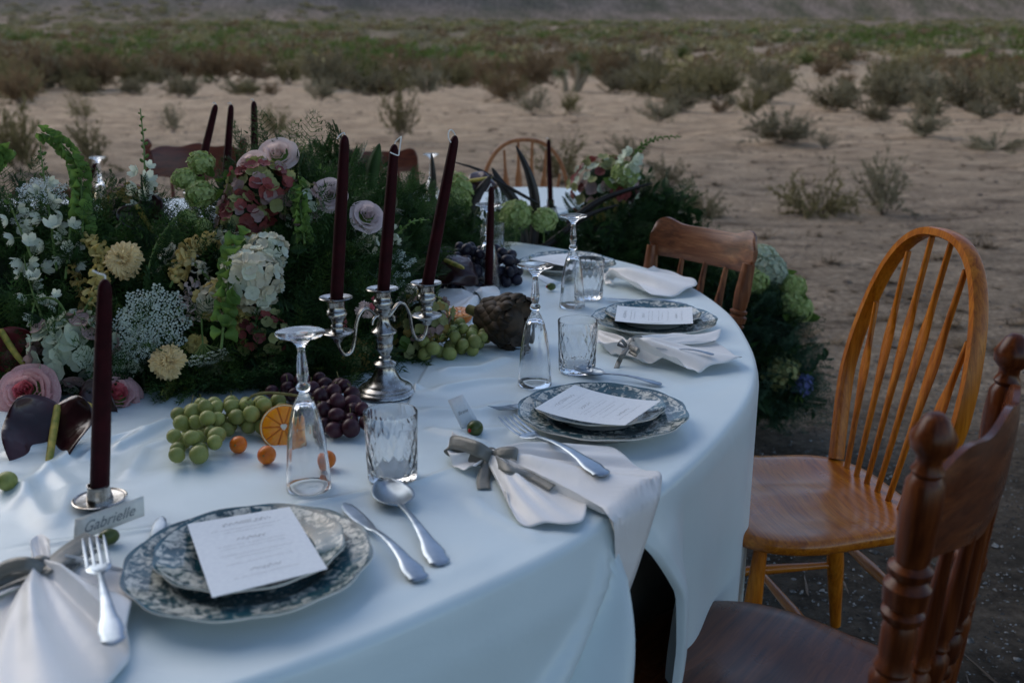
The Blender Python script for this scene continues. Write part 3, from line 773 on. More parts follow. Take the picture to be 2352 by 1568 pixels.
# ------------------------------------------------------------------ cards and handwriting
PAPER = mat('card_paper', (.76, .80, .83), (.82, .86, .88), rough=.75, scale=200, bs=500, bstr=.1, bdist=.0002)
CREAMP = mat('cream_card_paper', (.80, .78, .72), (.86, .84, .78), rough=.8, scale=200)
INK = mat('ink', (.27, .28, .28), rough=.8)
def patch_fn(c, sag=0.0, curl=0.0):
    c = [np.array(q) for q in c]
    def f(s, t, up=0.0):
        p = c[0] * (1 - s) * (1 - t) + c[1] * s * (1 - t) + c[2] * s * t + c[3] * (1 - s) * t
        return p + V3(0, 0, -sag * 4 * t * (1 - t) + curl * (2 * s - 1) ** 2 + up)
    return f
def squiggle(f, s0, s1, t0, amp, seed, lw, vertical=False, step=.006, up=.0007):
    """a line of handwriting along s (or t), as thin ink ribbons lying on the card"""
    r = np.random.default_rng(seed); pts = []; x = s0; ph = 0
    while x < s1:
        pts.append((x + amp * .35 * math.sin(ph * 1.9), t0 + amp * math.sin(ph) * r.uniform(.35, 1)))
        ph += r.uniform(1.1, 1.9); x += step
    pts = [f(b, a, up) if vertical else f(a, b, up) for a, b in pts]
    V, F = [], []
    nrm = np.cross(f(1, 0) - f(0, 0), f(0, 1) - f(0, 0)); nrm /= np.linalg.norm(nrm)
    for i in range(len(pts) - 1):
        if r.random() < .10: continue
        d = pts[i + 1] - pts[i]; sdv = np.cross(d, nrm); sdv = sdv / (np.linalg.norm(sdv) + 1e-9) * lw; k = len(V)
        V += [pts[i] - sdv, pts[i] + sdv, pts[i + 1] + sdv, pts[i + 1] - sdv]; F.append([k, k + 1, k + 2, k + 3])
    return np.array(V), F
def text_mesh(s, shear=.35):
    cu = bpy.data.curves.new('txt', 'FONT'); cu.body = s; cu.shear = shear; cu.size = 1; cu.align_x = 'CENTER'; cu.align_y = 'CENTER'; cu.resolution_u = 3
    o = bpy.data.objects.new('txt', cu); COL.objects.link(o); dg = bpy.context.evaluated_depsgraph_get()
    me = o.evaluated_get(dg).to_mesh(); V = np.array([v.co[:] for v in me.vertices]); F = [list(p.vertices) for p in me.polygons]
    o.evaluated_get(dg).to_mesh_clear(); bpy.data.objects.remove(o); bpy.data.curves.remove(cu); return V, F
def menu(label, cz, sag, curl, lines, vertical, flip=False):
    c = [W(u, v, z) for (u, v, z) in cz]; f = patch_fn(c, sag, curl)
    base = np.mean(c, 0); t = thing('menu_card', label, 'menu card', base, group='menu cards on the plates')
    V, F = grid(lambda s, t_: f(s, t_), 10, 10)
    solid(part('card', (V, F), PAPER, t, world=True, smooth=False), .0005, 1)
    gs = []
    for k, (pos, a, b_, amp, lw, st) in enumerate(lines):
        gs.append(squiggle(f, a, b_, pos, amp, k + 3, lw, vertical, st))
    part('handwriting', join(gs), INK, t, world=True, smooth=False)
zc = Z1 + .027
L1 = [(.12, .30, .78, .030, .0003, .012), (.20, .18, .84, .008, .00018, .008), (.245, .28, .76, .008, .00018, .008), (.36, .36, .66, .026, .0003, .012), (.43, .2, .82, .008, .00018, .008), (.475, .2, .8, .008, .00018, .008), (.56, .18, .84, .008, .00018, .008), (.605, .3, .72, .008, .00018, .008), (.68, .2, .8, .008, .00018, .008), (.79, .38, .66, .026, .0003, .012), (.86, .22, .8, .008, .00018, .008)]
menu('square-looking white menu card on the nearest stack of plates', [(430, 1203, zc), (665, 1163, zc), (752, 1305, zc - .002), (487, 1371, zc)], .0, 0, L1, False)
L2 = [(a, b_, c_, d_, e_, f_) for (a, b_, c_, d_, e_, f_) in L1]
menu('white menu card with fine script, bowed over the second stack of plates', [(1320, 884, zc + .006), (1228, 938, zc + .004), (1435, 977, zc + .004), (1517, 921, zc + .004)], .006, 0, [(a, b_, c_, d_, e_, f_) for (a, b_, c_, d_, e_, f_) in L2], False)
menu('long white menu card lying across the third stack of plates', [(1418, 702, zc + .004), (1412, 737, zc), (1592, 743, zc), (1590, 705, zc + .004)], .004, 0, L2, False)
menu('white menu card with drooping corners on the farthest stack of plates', [(1215, 595, zc), (1300, 612, zc), (1400, 600, zc), (1310, 583, zc)], -.004, 0, L2[:6], False)

def olive(px, z, ang, label, ln=.024, rr=.0095):
    p = W(px[0], px[1], z); t = thing('stuffed_olive', label, 'olive', p, M=T(p[0], p[1], z) @ RZ(ang))
    part('flesh', ball(1, 20, 14, (ln / 2, rr, rr)), mat('olive_skin', (.045, .065, .012), (.10, .13, .03), rough=.3, scale=60, coat=.3), t)
    part('pimento', ball(1, 12, 8, (.0022, .0032, .0032)), mat('pimento', (.45, .02, .01), rough=.35), t, M=T(-ln / 2 + .0006, 0, 0))
    return t
def name_card(text, label, corners, m, tilt_text=.62, size=.5):
    f = patch_fn(corners); t = thing('place_card', label, 'place card', np.mean(corners, 0))
    solid(part('card', grid(lambda s, q: f(s, q), 4, 3), m, t, world=True), .0006, 0)
    V, F = text_mesh(text); w = V[:, 0].max() - V[:, 0].min(); k = size / w
    h = np.linalg.norm(corners[3] - corners[0]); wd = np.linalg.norm(corners[1] - corners[0])
    nrm = np.cross(corners[1] - corners[0], corners[3] - corners[0]); nrm /= np.linalg.norm(nrm)
    if nrm[1] > 0: nrm = -nrm
    P_ = np.array([f(.5 + x * k, tilt_text - y * k * wd / h * 1.15) + nrm * .0012 for x, y, _ in V])
    part('lettering', (P_, F), INK, t, world=True, smooth=False)
y1 = W(250, 1236, TZ)[1]
name_card('Gabrielle', 'cream place card lettered Gabrielle, propped in the olive beside the near taper candle', [Y(172, 1192, y1), Y(330, 1138, y1 + .004), Y(332, 1184, y1), Y(168, 1246, y1 - .004)], CREAMP, .55, .72)
olive((250, 1232), TZ + .011, .45, 'green olive in front of the cream place card, beside the near taper candle')
y2 = W(1088, 992, TZ)[1]
name_card('Brent', 'small upright white place card lettered Brent, stuck in the olive by the second fork', [Y(1028, 919, y2 + .018), Y(1063, 905, y2 + .02), Y(1108, 985, y2), Y(1068, 1001, y2 - .003)], PAPER, .42, .62)
olive((1091, 983), TZ + .012, .9, 'green olive with a red pimento holding the small white place card', .026, .0125)
y3 = W(1268, 662, TZ)[1]
name_card('Anna', 'white place card leaning by the farthest place setting', [Y(1222, 632, y3 + .03), Y(1236, 629, y3 + .05), Y(1290, 650, y3 + .02), Y(1270, 661, y3)], PAPER, .5, .01)
olive((1266, 658), TZ + .011, .2, 'dark green olive behind the foot of the second upturned glass')

# ------------------------------------------------------------------ cutlery
def sweep(xs, ws, hs, zs, n=12):
    V, F = [], []
    for x, w, h, z in zip(xs, ws, hs, zs):
        for k in range(n):
            t = 2 * math.pi * k / n; c, s = math.cos(t), math.sin(t)
            V.append((x, w / 2 * math.copysign(abs(c) ** .8, c), z + h / 2 * math.copysign(abs(s) ** .8, s)))
    m = len(xs)
    for i in range(m - 1):
        for k in range(n):
            j = (k + 1) % n; F.append([i * n + k, (i + 1) * n + k, (i + 1) * n + j, i * n + j])
    F.append(list(range(n))); F.append([(m - 1) * n + k for k in range(n)][::-1]); return np.array(V), F
def handle(L):   # ornate, from x=0 (end) to L
    k = [0, .02, .05, .1, .16, .24, .32, .45, .6, .75, .88, 1.0]
    w = [.006, .016, .021, .019, .022, .019, .014, .011, .0085, .007, .0062, .006]
    h = [.002, .003, .0032, .0036, .0034, .003, .003, .003, .003, .003, .003, .003]
    z = [.001, .0015, .002, .0025, .004, .0055, .007, .009, .010, .0095, .008, .006]
    return sweep([q * L for q in k], w, h, z)
def cutlery(kind, pend, ptip, z, label, ztip=None, zoff=0):
    a = W(pend[0], pend[1], z); ztip = z if ztip is None else ztip; b_ = W(ptip[0], ptip[1], ztip); d = b_ - a; L = np.linalg.norm(d); ang = math.atan2(d[1], d[0]); el = math.asin(d[2] / L)
    s = L / .2
    M = T(*a) @ RZ(ang) @ RY(-el) @ SC(s)
    t = thing(kind, label, kind, M=M, group={'fork': 'forks', 'spoon': 'spoons', 'knife': 'table knives'}[kind])
    if kind == 'fork':
        part('handle', handle(.13), STEEL, t)
        part('head', sweep([.128, .135, .142, .148, .153], [.006, .013, .022, .0245, .0245], [.003, .0022, .002, .002, .002], [.006, .004, .003, .003, .0035]), STEEL, t)
        for k in range(4):
            y = (-1.5 + k) * .0068
            part('tine', sweep([.151, .165, .18, .193, .2], [.0045, .0036, .0034, .003, .0012], [.002] * 4 + [.001], [.0035, .0045, .007, .0105, .013], 8), STEEL, t, M=T(0, y, 0))
    elif kind == 'spoon':
        part('handle', handle(.135), STEEL, t)
        def bowl(s_, q):
            x = .132 + .068 * q; w = .0225 * math.sin(math.pi * (.04 + .93 * q ** .8)) ** .65; y = (2 * s_ - 1) * w; dp = .009 * (1 - (2 * s_ - 1) ** 2) * math.sin(math.pi * (.05 + .93 * q)) ** .6
            return (x, y, .0085 - dp + .0025 * q)
        solid(part('bowl', grid(bowl, 12, 14), STEEL, t), .0012, 0)
    else:
        part('handle', handle(.115), STEEL, t)
        part('blade', sweep([.113, .12, .135, .16, .18, .192, .2], [.006, .009, .014, .0165, .016, .012, .003], [.003, .002, .0014, .0012, .001, .001, .0008], [.006, .005, .004, .003, .003, .003, .003]), STEEL, t)
cutlery('fork', (262, 1482), (217, 1258), TZ + .034, 'fork lying tines up on the napkin at the bottom left', TZ + .036)
cutlery('knife', (968, 1335), (790, 1160), TZ + .004, 'table knife right of the nearest plates, its blade beside the rim')
cutlery('spoon', (1015, 1300), (880, 1118), TZ + .003, 'spoon right of the nearest table knife, in front of the cut glass tumbler')
cutlery('knife', (322, 1370), (372, 1190), TZ + .003, 'knife mostly hidden under the left rim of the nearest plates')
cutlery('fork', (1390, 1094), (1163, 978), TZ + .027, 'fork resting on the ribbon-tied napkin below the second plates', TZ + .014)
cutlery('fork', (1330, 895), (1131, 953), TZ + .004, 'fork whose curved tines stick out left of the second plates', TZ + .003)
cutlery('spoon', (1520, 884), (1322, 855), TZ + .003, 'spoon peeping out behind the second plates')
cutlery('knife', (1580, 702), (1393, 688), TZ + .003, 'knife tip peeping out behind the third plates')
cutlery('knife', (1640, 815), (1500, 800), TZ + .03, 'knife lying inside the folds of the right-hand napkin')

# ------------------------------------------------------------------ glasses
def flute_mesh():
    inner = [(.0001, .118), (.008, .116), (.0125, .108), (.0175, .09), (.0215, .068), (.0248, .04), (.0272, .012), (.0282, .001)]
    outer = [(.0290, .0), (.0298, .001), (.0292, .012), (.0268, .04), (.0238, .068), (.0200, .092), (.0150, .112), (.0098, .124), (.0062, .131), (.0058, .1335), (.0088, .1365), (.0095, .1395), (.0075, .143), (.0052, .1455), (.0068, .150), (.0078, .157), (.0068, .170), (.0050, .184), (.0048, .190), (.0065, .196), (.0120, .202), (.0220, .2065), (.0300, .209), (.0318, .2105), (.0312, .2122), (.0240, .2120), (.0100, .2108), (.0001, .2105)]
    prof = inner + outer; ni = len(inner)
    def mod(t, k, r):
        if k >= ni and r > .004:
            z = prof[k][1]
            if .04 < z < .125: return r * (1 + .035 * abs(math.sin(7 * t + z * 30)) + .02 * abs(math.sin(7 * t - z * 30)))
            if .145 < z < .196: return r * (1 - .10 * abs(math.sin(4 * t)))
        return r
    return lathe(prof, 84, mod)
def tumbler_mesh():
    outer = [(.0001, .0), (.030, .0), (.0325, .001)] + [(.0335 + .0025 * (z / .095), z) for z in np.linspace(.004, .076, 34)] + [(.0357, .080), (.0362, .095)]
    inner = [(.0358, .0958), (.0350, .0955), (.0340, .070), (.0312, .018), (.028, .011), (.0001, .010)]
    prof = outer + inner; no = len(outer)
    def mod(t, k, r):
        if 2 < k < no - 2:
            z = prof[k][1]; a = abs(math.sin(8 * t + z * 95)); b_ = abs(math.sin(8 * t - z * 95))
            return r * (1 - .05 * (1 - min(a, b_)) ** 3)
        return r
    return lathe(prof, 120, mod)
FL, TB = mesh_data('glass', flute_mesh(), GLASS), mesh_data('glass', tumbler_mesh(), GLASS)
def glassware(kind, px, label, y=None, tilt=0):
    p = W(px[0], px[1], TZ + .0015) if y is None else V3((px[0] - 1176) / FPX * (y * CP + (CH - TZ) * SP), y, TZ + .0015)
    o = link('champagne_flute' if kind == 'f' else 'tumbler', FL if kind == 'f' else TB); o.location = tuple(p); o.rotation_euler = (0, tilt, px[0] * .01)
    tag(o, label, 'champagne flute' if kind == 'f' else 'tumbler', 'upturned champagne flutes' if kind == 'f' else 'cut glass tumblers')
glassware('f', (710, 1118), 'nearest champagne flute, upturned in front of the orange half')
glassware('f', (1228, 882), 'upturned champagne flute between the artichoke and the second plates', tilt=0)
glassware('f', (1314, 704), 'upturned champagne flute in front of the farthest place setting')
glassware('f', (1122, 0), 'upturned champagne flute half hidden by the short taper candle', y=2.43)
glassware('f', (993, 0), 'upturned champagne flute on the far table, only its foot showing above the fern', y=3.86)
glassware('f', (238, 0), 'upturned champagne flute on the far table beside the leftmost thin candle', y=3.72)
glassware('t', (902, 1098), 'nearest cut glass tumbler, beside the bowl of the spoon')
glassware('t', (1325, 851), 'cut glass tumbler left of the napkin with the small bow')
glassware('t', (1352, 684), 'cut glass tumbler behind the third upturned flute')
glassware('t', (1131, 588), 'cut glass tumbler at the far end of the near table by the short candle')

# ------------------------------------------------------------------ napkins with ribbons
NO_, _ = closed(NEAR, 400)
def outside(x, y):
    d = np.hypot(NO_[:, 0] - x, NO_[:, 1] - y); k = int(np.argmin(d)); a = NO_[k - 1]; b_ = NO_[(k + 1) % len(NO_)]; e = b_ - a
    s = e[0] * (y - NO_[k][1]) - e[1] * (x - NO_[k][0]); s /= np.hypot(*e)
    return s if ((NO_[0][0] + .55) * e[1] - 0 > -9) else s
_sg = 1.0 if outside(-.5, 1.9) < 0 else -1.0
def fan(knot, edge, z0, folds, amp, hk=.016, curl=.012, zend=None, seed=0, wk=.012):
    r = np.random.default_rng(seed); E = curve(edge, 8); E = np.array(E); n = len(E) - 1
    k = np.array(knot, float); ax = E.mean(0) - k; ax[2] = 0; ax /= np.linalg.norm(ax); sd_ = V3(-ax[1], ax[0], 0)
    if np.dot(E[0] - E[-1], sd_) < 0: sd_ = -sd_
    ph = r.uniform(0, 6)
    def f(s, t):
        i = min(int(s * n), n - 1); e = E[i] + (E[i + 1] - E[i]) * (s * n - i)
        kk = k + sd_ * wk * (1 - 2 * s)
        q = t ** 1.0
        p = kk + (e - kk) * q
        env = math.sin(math.pi * s) ** .45
        z = hk * env * (1 - t) ** .7 + amp * (.5 + .5 * math.cos(2 * math.pi * folds * s + ph + .8 * t)) * min(1, t * 3 + .25) * (1 - .25 * t) + curl * max(0, t - .72) ** 2 * 12 * (.5 + .5 * math.sin(2 * math.pi * folds * .5 * s + ph + 1))
        z += amp * .22 * math.sin(2 * math.pi * folds * 2.7 * s + 2 * ph + 3 * t) * min(1, t * 2) * (1 - .5 * t) + .0012 * math.sin(23 * s + 9 * t) * t
        sh = amp * .18 * math.sin(2 * math.pi * folds * s + ph) * min(1, t * 2)
        p = p + sd_ * sh
        base = e[2] * t + k[2] * (1 - t)
        q_ = _sg * outside(p[0], p[1]) if p[1] < 1.35 and p[0] > 0 else -1
        if q_ > -.004:
            dn = np.array([p[0] + .55, p[1] - 1.95]); dn /= np.hypot(*dn); over = max(0, q_ - .012); base = TZ + .004 - min(q_ + .004, .016) * .6 - over * 2.4; p = np.array([p[0] - dn[0] * over * .9, p[1] - dn[1] * over * .9, 0]); z *= .4; z += .003
        else: base = max(base, TZ + .002)
        return (p[0], p[1], base + z + .0015)
    return grid(f, 72, 40)
def strip_ribbon(pts, w, wdir, n=10):
    P_ = np.array(curve(pts, n)); V = []; F = []
    for i, p in enumerate(P_):
        d = P_[min(i + 1, len(P_) - 1)] - P_[max(i - 1, 0)]; d /= np.linalg.norm(d) + 1e-9
        s = np.array(wdir, float); s = s - d * np.dot(s, d) * .85; s /= np.linalg.norm(s) + 1e-9
        V += [p - s * w / 2, p - s * w / 6 + V3(0, 0, .0006), p + s * w / 6 + V3(0, 0, .0006), p + s * w / 2]
    for i in range(len(P_) - 1):
        for k in range(3): F.append([i * 4 + k, i * 4 + k + 1, i * 4 + 5 + k, i * 4 + 4 + k])
    return np.array(V), F
def napkin(label, knot_px, fans, ribbons, zk=TZ + .012, group='ribbon-tied napkins', knot_r=.009):
    kp = W(knot_px[0], knot_px[1], zk); t = thing('napkin', label, 'napkin', kp, group=group)
    for i, (edge, folds, amp, hk, curl, wk) in enumerate(fans):
        e = [W(u, v, z) for u, v, z in edge]; k = kp.copy(); k[2] = TZ + .003 + .003 * i
        solid(part('fold', fan(k, e, 0, folds, amp, hk, curl, seed=i + int(knot_px[0]), wk=wk), NAPKIN, t, world=True), .0006, 0)
    for nm, pts, w, wd in ribbons:
        P_ = [W(u, v, z) for u, v, z in pts]; solid(part(nm, strip_ribbon(P_, w, wd), RIBBON, t, world=True), .0007, 0)
    if ribbons: part('ribbon_knot', xf(ball(1, 12, 8, (knot_r, knot_r * .7, knot_r * .8)), T(kp[0], kp[1], kp[2] + .008)), RIBBON, t, world=True)
z_ = TZ
napkin('ivory napkin tied with a wide sage ribbon, one corner hanging over the table edge', (1128, 1050),
       [([(1040, 1015, z_ + .006), (1028, 1045, z_ + .004), (1040, 1075, z_ + .003), (1085, 1090, z_ + .003)], 2.0, .012, .012, .010, .012),
        ([(1260, 1030, z_ + .002), (1400, 1045, z_ + .002), (1445, 1075, z_ + .002), (1512, 1105, z_ - .0), (1516, 1180, z_ - .02), (1492, 1262, z_ - .02), (1400, 1190, z_ + .004), (1290, 1135, z_ + .003)], 2.5, .016, .014, .008, .010),
        ([(1345, 1160, z_ + .002), (1335, 1212, z_ + .001), (1260, 1215, z_ + .001), (1190, 1210, z_ + .001), (1165, 1150, z_ + .001)], 1.5, .008, .012, .010, .010)],
       [('ribbon_loop', [(1128, 1050, z_ + .020), (1095, 1030, z_ + .034), (1042, 1015, z_ + .030), (1034, 1030, z_ + .018), (1080, 1050, z_ + .016), (1125, 1055, z_ + .018)], .020, (0.2, .6, .9)),
        ('ribbon_loop', [(1128, 1050, z_ + .020), (1150, 1040, z_ + .030), (1182, 1040, z_ + .032), (1188, 1052, z_ + .022), (1160, 1066, z_ + .016), (1130, 1056, z_ + .018)], .018, (0.1, .8, .7)),
        ('ribbon_tail', [(1128, 1052, z_ + .018), (1118, 1075, z_ + .010), (1110, 1100, z_ + .003), (1112, 1122, z_ + .002)], .018, (1, .2, 0)),
        ('ribbon_tail', [(1130, 1050, z_ + .020), (1165, 1075, z_ + .026), (1215, 1090, z_ + .020), (1270, 1120, z_ + .016)], .014, (0, 1, .3))])
napkin('ivory napkin tied with a small grey bow, its flared ends curling toward the table edge', (1442, 800),
       [([(1380, 768, z_ + .010), (1370, 782, z_ + .004), (1375, 805, z_ + .002), (1400, 815, z_ + .002)], 1.8, .014, .018, .008, .016),
        ([(1540, 782, z_ + .012), (1600, 785, z_ + .014), (1652, 772, z_ + .022), (1645, 800, z_ + .012)], 1.2, .014, .022, .010, .012),
        ([(1640, 800, z_ + .010), (1705, 838, z_ + .002), (1620, 858, z_ + .002), (1580, 860, z_ + .002), (1525, 848, z_ + .002), (1475, 838, z_ + .002)], 2.4, .022, .022, .010, .014)],
       [('ribbon_loop', [(1442, 795, z_ + .03), (1452, 780, z_ + .042), (1470, 775, z_ + .040), (1474, 785, z_ + .03), (1450, 795, z_ + .028)], .010, (.4, .8, .3)),
        ('ribbon_loop', [(1440, 795, z_ + .03), (1428, 782, z_ + .042), (1420, 790, z_ + .032), (1438, 797, z_ + .028)], .010, (.4, .8, .3)),
        ('ribbon_loop', [(1443, 796, z_ + .03), (1462, 802, z_ + .036), (1464, 815, z_ + .026), (1447, 806, z_ + .026)], .010, (.5, .5, .6)),
        ('ribbon_tail', [(1441, 798, z_ + .030), (1430, 815, z_ + .022), (1422, 830, z_ + .008), (1416, 845, z_ + .002)], .010, (1, 0, .2))], zk=z_ + .018, knot_r=.007)
napkin('ivory napkin with a big sage bow in the bottom left corner', (97, 1312),
       [([(70, 1290, z_ + .02), (72, 1262, z_ + .022), (92, 1240, z_ + .02), (112, 1262, z_ + .018), (118, 1295, z_ + .012)], 1.5, .010, .014, .006, .010),
        ([(235, 1335, z_ + .004), (312, 1340, z_ + .002), (318, 1400, z_ + .002), (300, 1480, z_ + .002), (285, 1530, z_ + .002), (220, 1600, z_ + .002), (60, 1680, z_ + .002), (-120, 1680, z_ + .002), (-160, 1500, z_ + .002)], 2.7, .022, .022, .008, .012),
        ([(-40, 1330, z_ + .004), (-160, 1400, z_ + .003), (-200, 1500, z_ + .003)], 1.5, .012, .010, .004, .012)],
       [('ribbon_tail', [(97, 1312, z_ + .030), (130, 1290, z_ + .034), (175, 1258, z_ + .030), (218, 1232, z_ + .022)], .028, (.5, -.9, 0)),
        ('ribbon_tail', [(97, 1314, z_ + .028), (150, 1308, z_ + .026), (195, 1280, z_ + .020), (218, 1262, z_ + .014)], .018, (.5, -.9, .3)),
        ('ribbon_loop', [(97, 1312, z_ + .030), (60, 1296, z_ + .040), (15, 1302, z_ + .036), (-12, 1325, z_ + .026), (30, 1330, z_ + .022), (90, 1316, z_ + .026)], .016, (.2, .6, .8)),
        ('ribbon_tail', [(97, 1314, z_ + .028), (60, 1325, z_ + .026), (10, 1345, z_ + .020), (-60, 1380, z_ + .014)], .022, (.4, .9, 0))], zk=z_ + .02, knot_r=.013)
napkin('loose ivory napkin at the far side of the table behind the third plates', (1398, 640),
       [([(1500, 630, z_ + .012), (1560, 640, z_ + .006), (1602, 666, z_ + .002), (1560, 682, z_ + .002), (1500, 684, z_ + .002), (1450, 670, z_ + .003), (1410, 648, z_ + .003)], 2.2, .022, .030, .012, .02),
        ([(1392, 628, z_ + .012), (1384, 640, z_ + .005), (1392, 655, z_ + .002), (1410, 660, z_ + .002)], 1.2, .008, .012, .004, .01)], [], zk=z_ + .012, group=None)
napkin('white napkin lying behind the candelabra under the artichoke', (1090, 690),
       [([(1010, 670, z_ + .01), (1000, 700, z_ + .003), (1020, 730, z_ + .002), (1080, 740, z_ + .002)], 1.6, .016, .022, .006, .02), ([(1060, 655, z_ + .01), (1130, 665, z_ + .006), (1150, 700, z_ + .002), (1120, 730, z_ + .002)], 1.6, .016, .022, .006, .02)], [], zk=z_ + .012, group=None)
# ------------------------------------------------------------------ candles and holders
WAX = mat('burgundy_wax', (.018, .0015, .003), (.030, .0025, .005), rough=.55, scale=60, bs=300, bstr=.25, bdist=.0006, spec=.10, sss=0)
WICK = mat('white_wick', (.80, .78, .74), rough=.9)
def candle(label, base, tip, r0=.0105, r1=.0062, wick=None, group='burgundy taper candles'):
    base = np.array(base, float); tip = np.array(tip, float)
    t = thing('taper_candle', label, 'candle', base, group=group)
    d = tip - base; L = np.linalg.norm(d); pts = [base + d * k for k in (0, .1, .3, .5, .7, .86, .94, .965, .985, .996, 1)]
    rs = [r0, r0, r0 * .98, r0 * .94, r0 * .86, r0 * .78, r0 * .72, r0 * .66, r0 * .5, r0 * .28, .0008]
    part('wax', tube(pts, rs, 20), WAX, t, world=True)
    wk = wick or [(0, 0, 0), (-.004, 0, .005), (-.009, 0, .002)]
    part('wick', tube(curve([tip + V3(*q) for q in wk], 5), .0011, 6), WICK, t, world=True)
yb = 1.615
cz = Y(885, 662, yb)[2]
ctr = Y(883, 800, yb); ctr = V3(ctr[0], yb, TZ + .001)
def candelabrum(label, c, ax, H, cup_h, s=1.0, group=None):
    """silver three-light candelabrum; ax = unit direction of the right arm on the ground plane"""
    t = thing('candelabrum', label, 'candelabra', c)
    base = [(.0001, 0), (.050, 0), (.0515, .002), (.0505, .005), (.047, .007), (.045, .0085), (.0455, .0105), (.043, .013), (.037, .0145), (.035, .017), (.034, .0185), (.029, .021), (.024, .028), (.019, .038), (.0165, .046), (.0165, .049)]
    part('foot', lathe([(r * s, z * s) for r, z in base], 48), SILVER, t)
    stem = [(.0165, .049), (.0190, .051), (.0192, .054), (.0150, .057), (.0110, .059), (.0100, .062), (.0112, .0645), (.0085, .0665), (.0088, .069), (.0120, .074), (.0148, .080), (.0152, .086), (.0140, .0895), (.0145, .0905), (.0145, .0925), (.0150, .0935), (.0165, .099), (.0165, .104), (.0215, .1065), (.0222, .1085), (.0212, .1105), (.0170, .113), (.0125, .120), (.0100, .128), (.0092, .135), (.0098, .140), (.0125, .143), (.0130, .147)]
    part('stem', lathe([(r * s, z * s) for r, z in stem], 36), SILVER, t)
    def cup(z0, top):   # z0 bottom, returns profile up to lip
        h = top - z0
        return [(.0001, z0), (.0110, z0), (.0115, z0 + .05 * h), (.0128, z0 + .15 * h), (.0165, z0 + .25 * h), (.0170, z0 + .32 * h), (.0150, z0 + .42 * h), (.0158, z0 + .45 * h), (.0140, z0 + .50 * h), (.0135, z0 + .62 * h), (.0140, z0 + .80 * h), (.0190, z0 + .88 * h), (.0262, z0 + .93 * h), (.0272, z0 + .955 * h), (.0262, z0 + .985 * h), (.0225, z0 + .965 * h), (.0150, z0 + .95 * h), (.0125, z0 + .93 * h), (.0112, z0 + .7 * h), (.0001, z0 + .69 * h)]
    part('candle_cup', lathe([(r * s, z) for r, z in cup(.146 * s, H)], 36), SILVER, t)
    for sg in (-1, 1):
        a = np.array([ax[0] * sg, ax[1] * sg, 0]) * .088 * s
        zt = cup_h; zs = zt - .060 * s
        M = T(a[0], a[1], 0)
        part('drip_pan', lathe([(.0001, zs - .016 * s), (.006 * s, zs - .016 * s), (.0085 * s, zs - .012 * s), (.010 * s, zs - .008 * s), (.019 * s, zs - .004 * s), (.0262 * s, zs), (.0268 * s, zs + .0015 * s), (.0255 * s, zs + .0025 * s), (.0165 * s, zs + .001 * s), (.0110 * s, zs + .004 * s), (.0095 * s, zs + .010 * s), (.0105 * s, zs + .0125 * s), (.0085 * s, zs + .016 * s), (.0085 * s, zs + .019 * s)], 36), SILVER, t, M=M)
        part('candle_cup', lathe([(r * s, z) for r, z in cup(zs + .018 * s, zt)], 36), SILVER, t, M=M)
        u = a / np.linalg.norm(a); n = V3(-u[1], u[0], 0)
        P_ = [(.0, .028, -.062), (.010, -.010, -.045), (.028, -.004, -.030), (.042, .000, -.032), (.052, 0, -.050), (.057, 0, -.078), (.064, 0, -.096), (.075, 0, -.100), (.084, 0, -.090), (.088, 0, -.076)]
        pts = [u * p[0] * s + n * p[1] * .5 * s + V3(0, 0, zt + p[2] * s) for p in P_]
        for dz in (-.0017, .0017):
            part('arm', tube(curve([q + n * dz for q in pts], 6), .0023 * s, 8), SILVER, t)
        # little scroll behind the stem
        q = [u * (.010 + .012 * math.cos(w)) * s + V3(0, 0, zt + (-.058 + .014 * math.sin(w)) * s) for w in np.linspace(0, 5, 10)]
        part('scroll', tube(q, .0026 * s, 8), SILVER, t)
    return t
ax = V3(.070, .058, 0); ax /= np.linalg.norm(ax)
H = cz - TZ
candelabrum('tarnished silver three-light candelabrum standing on the cloth in front of the flowers', ctr, ax, H, H - .002)
cc = lambda sg: V3(ctr[0] + ax[0] * .088 * sg, ctr[1] + ax[1] * .088 * sg, TZ + H - .018)
def tip_at(b_, u, v, dy=0.0): return Y(u, v, b_[1] + dy)
c0 = cc(-1); candle('tall burgundy taper in the left, lower cup of the silver candelabrum', c0, tip_at(c0, 792, 310), wick=[(0, 0, -.002), (-.001, 0, .003), (-.006, 0, .001), (-.010, 0, -.003), (-.012, 0, -.006)])
c0 = cc(0); candle('tall burgundy taper in the middle cup of the silver candelabrum', c0, tip_at(c0, 906, 331), wick=[(0, 0, -.002), (.002, 0, .004), (.010, 0, .011), (.011, -.004, .009), (.008, -.009, -.012), (.006, -.010, -.017), (-.006, -.012, -.012)])
c0 = cc(1); candle('burgundy taper leaning right in the right cup of the silver candelabrum', c0, tip_at(c0, 1046, 311), wick=[(0, 0, -.002), (-.002, 0, .004), (-.007, 0, .009), (-.011, -.003, .005), (-.011, -.006, -.004), (-.007, -.009, -.011)])
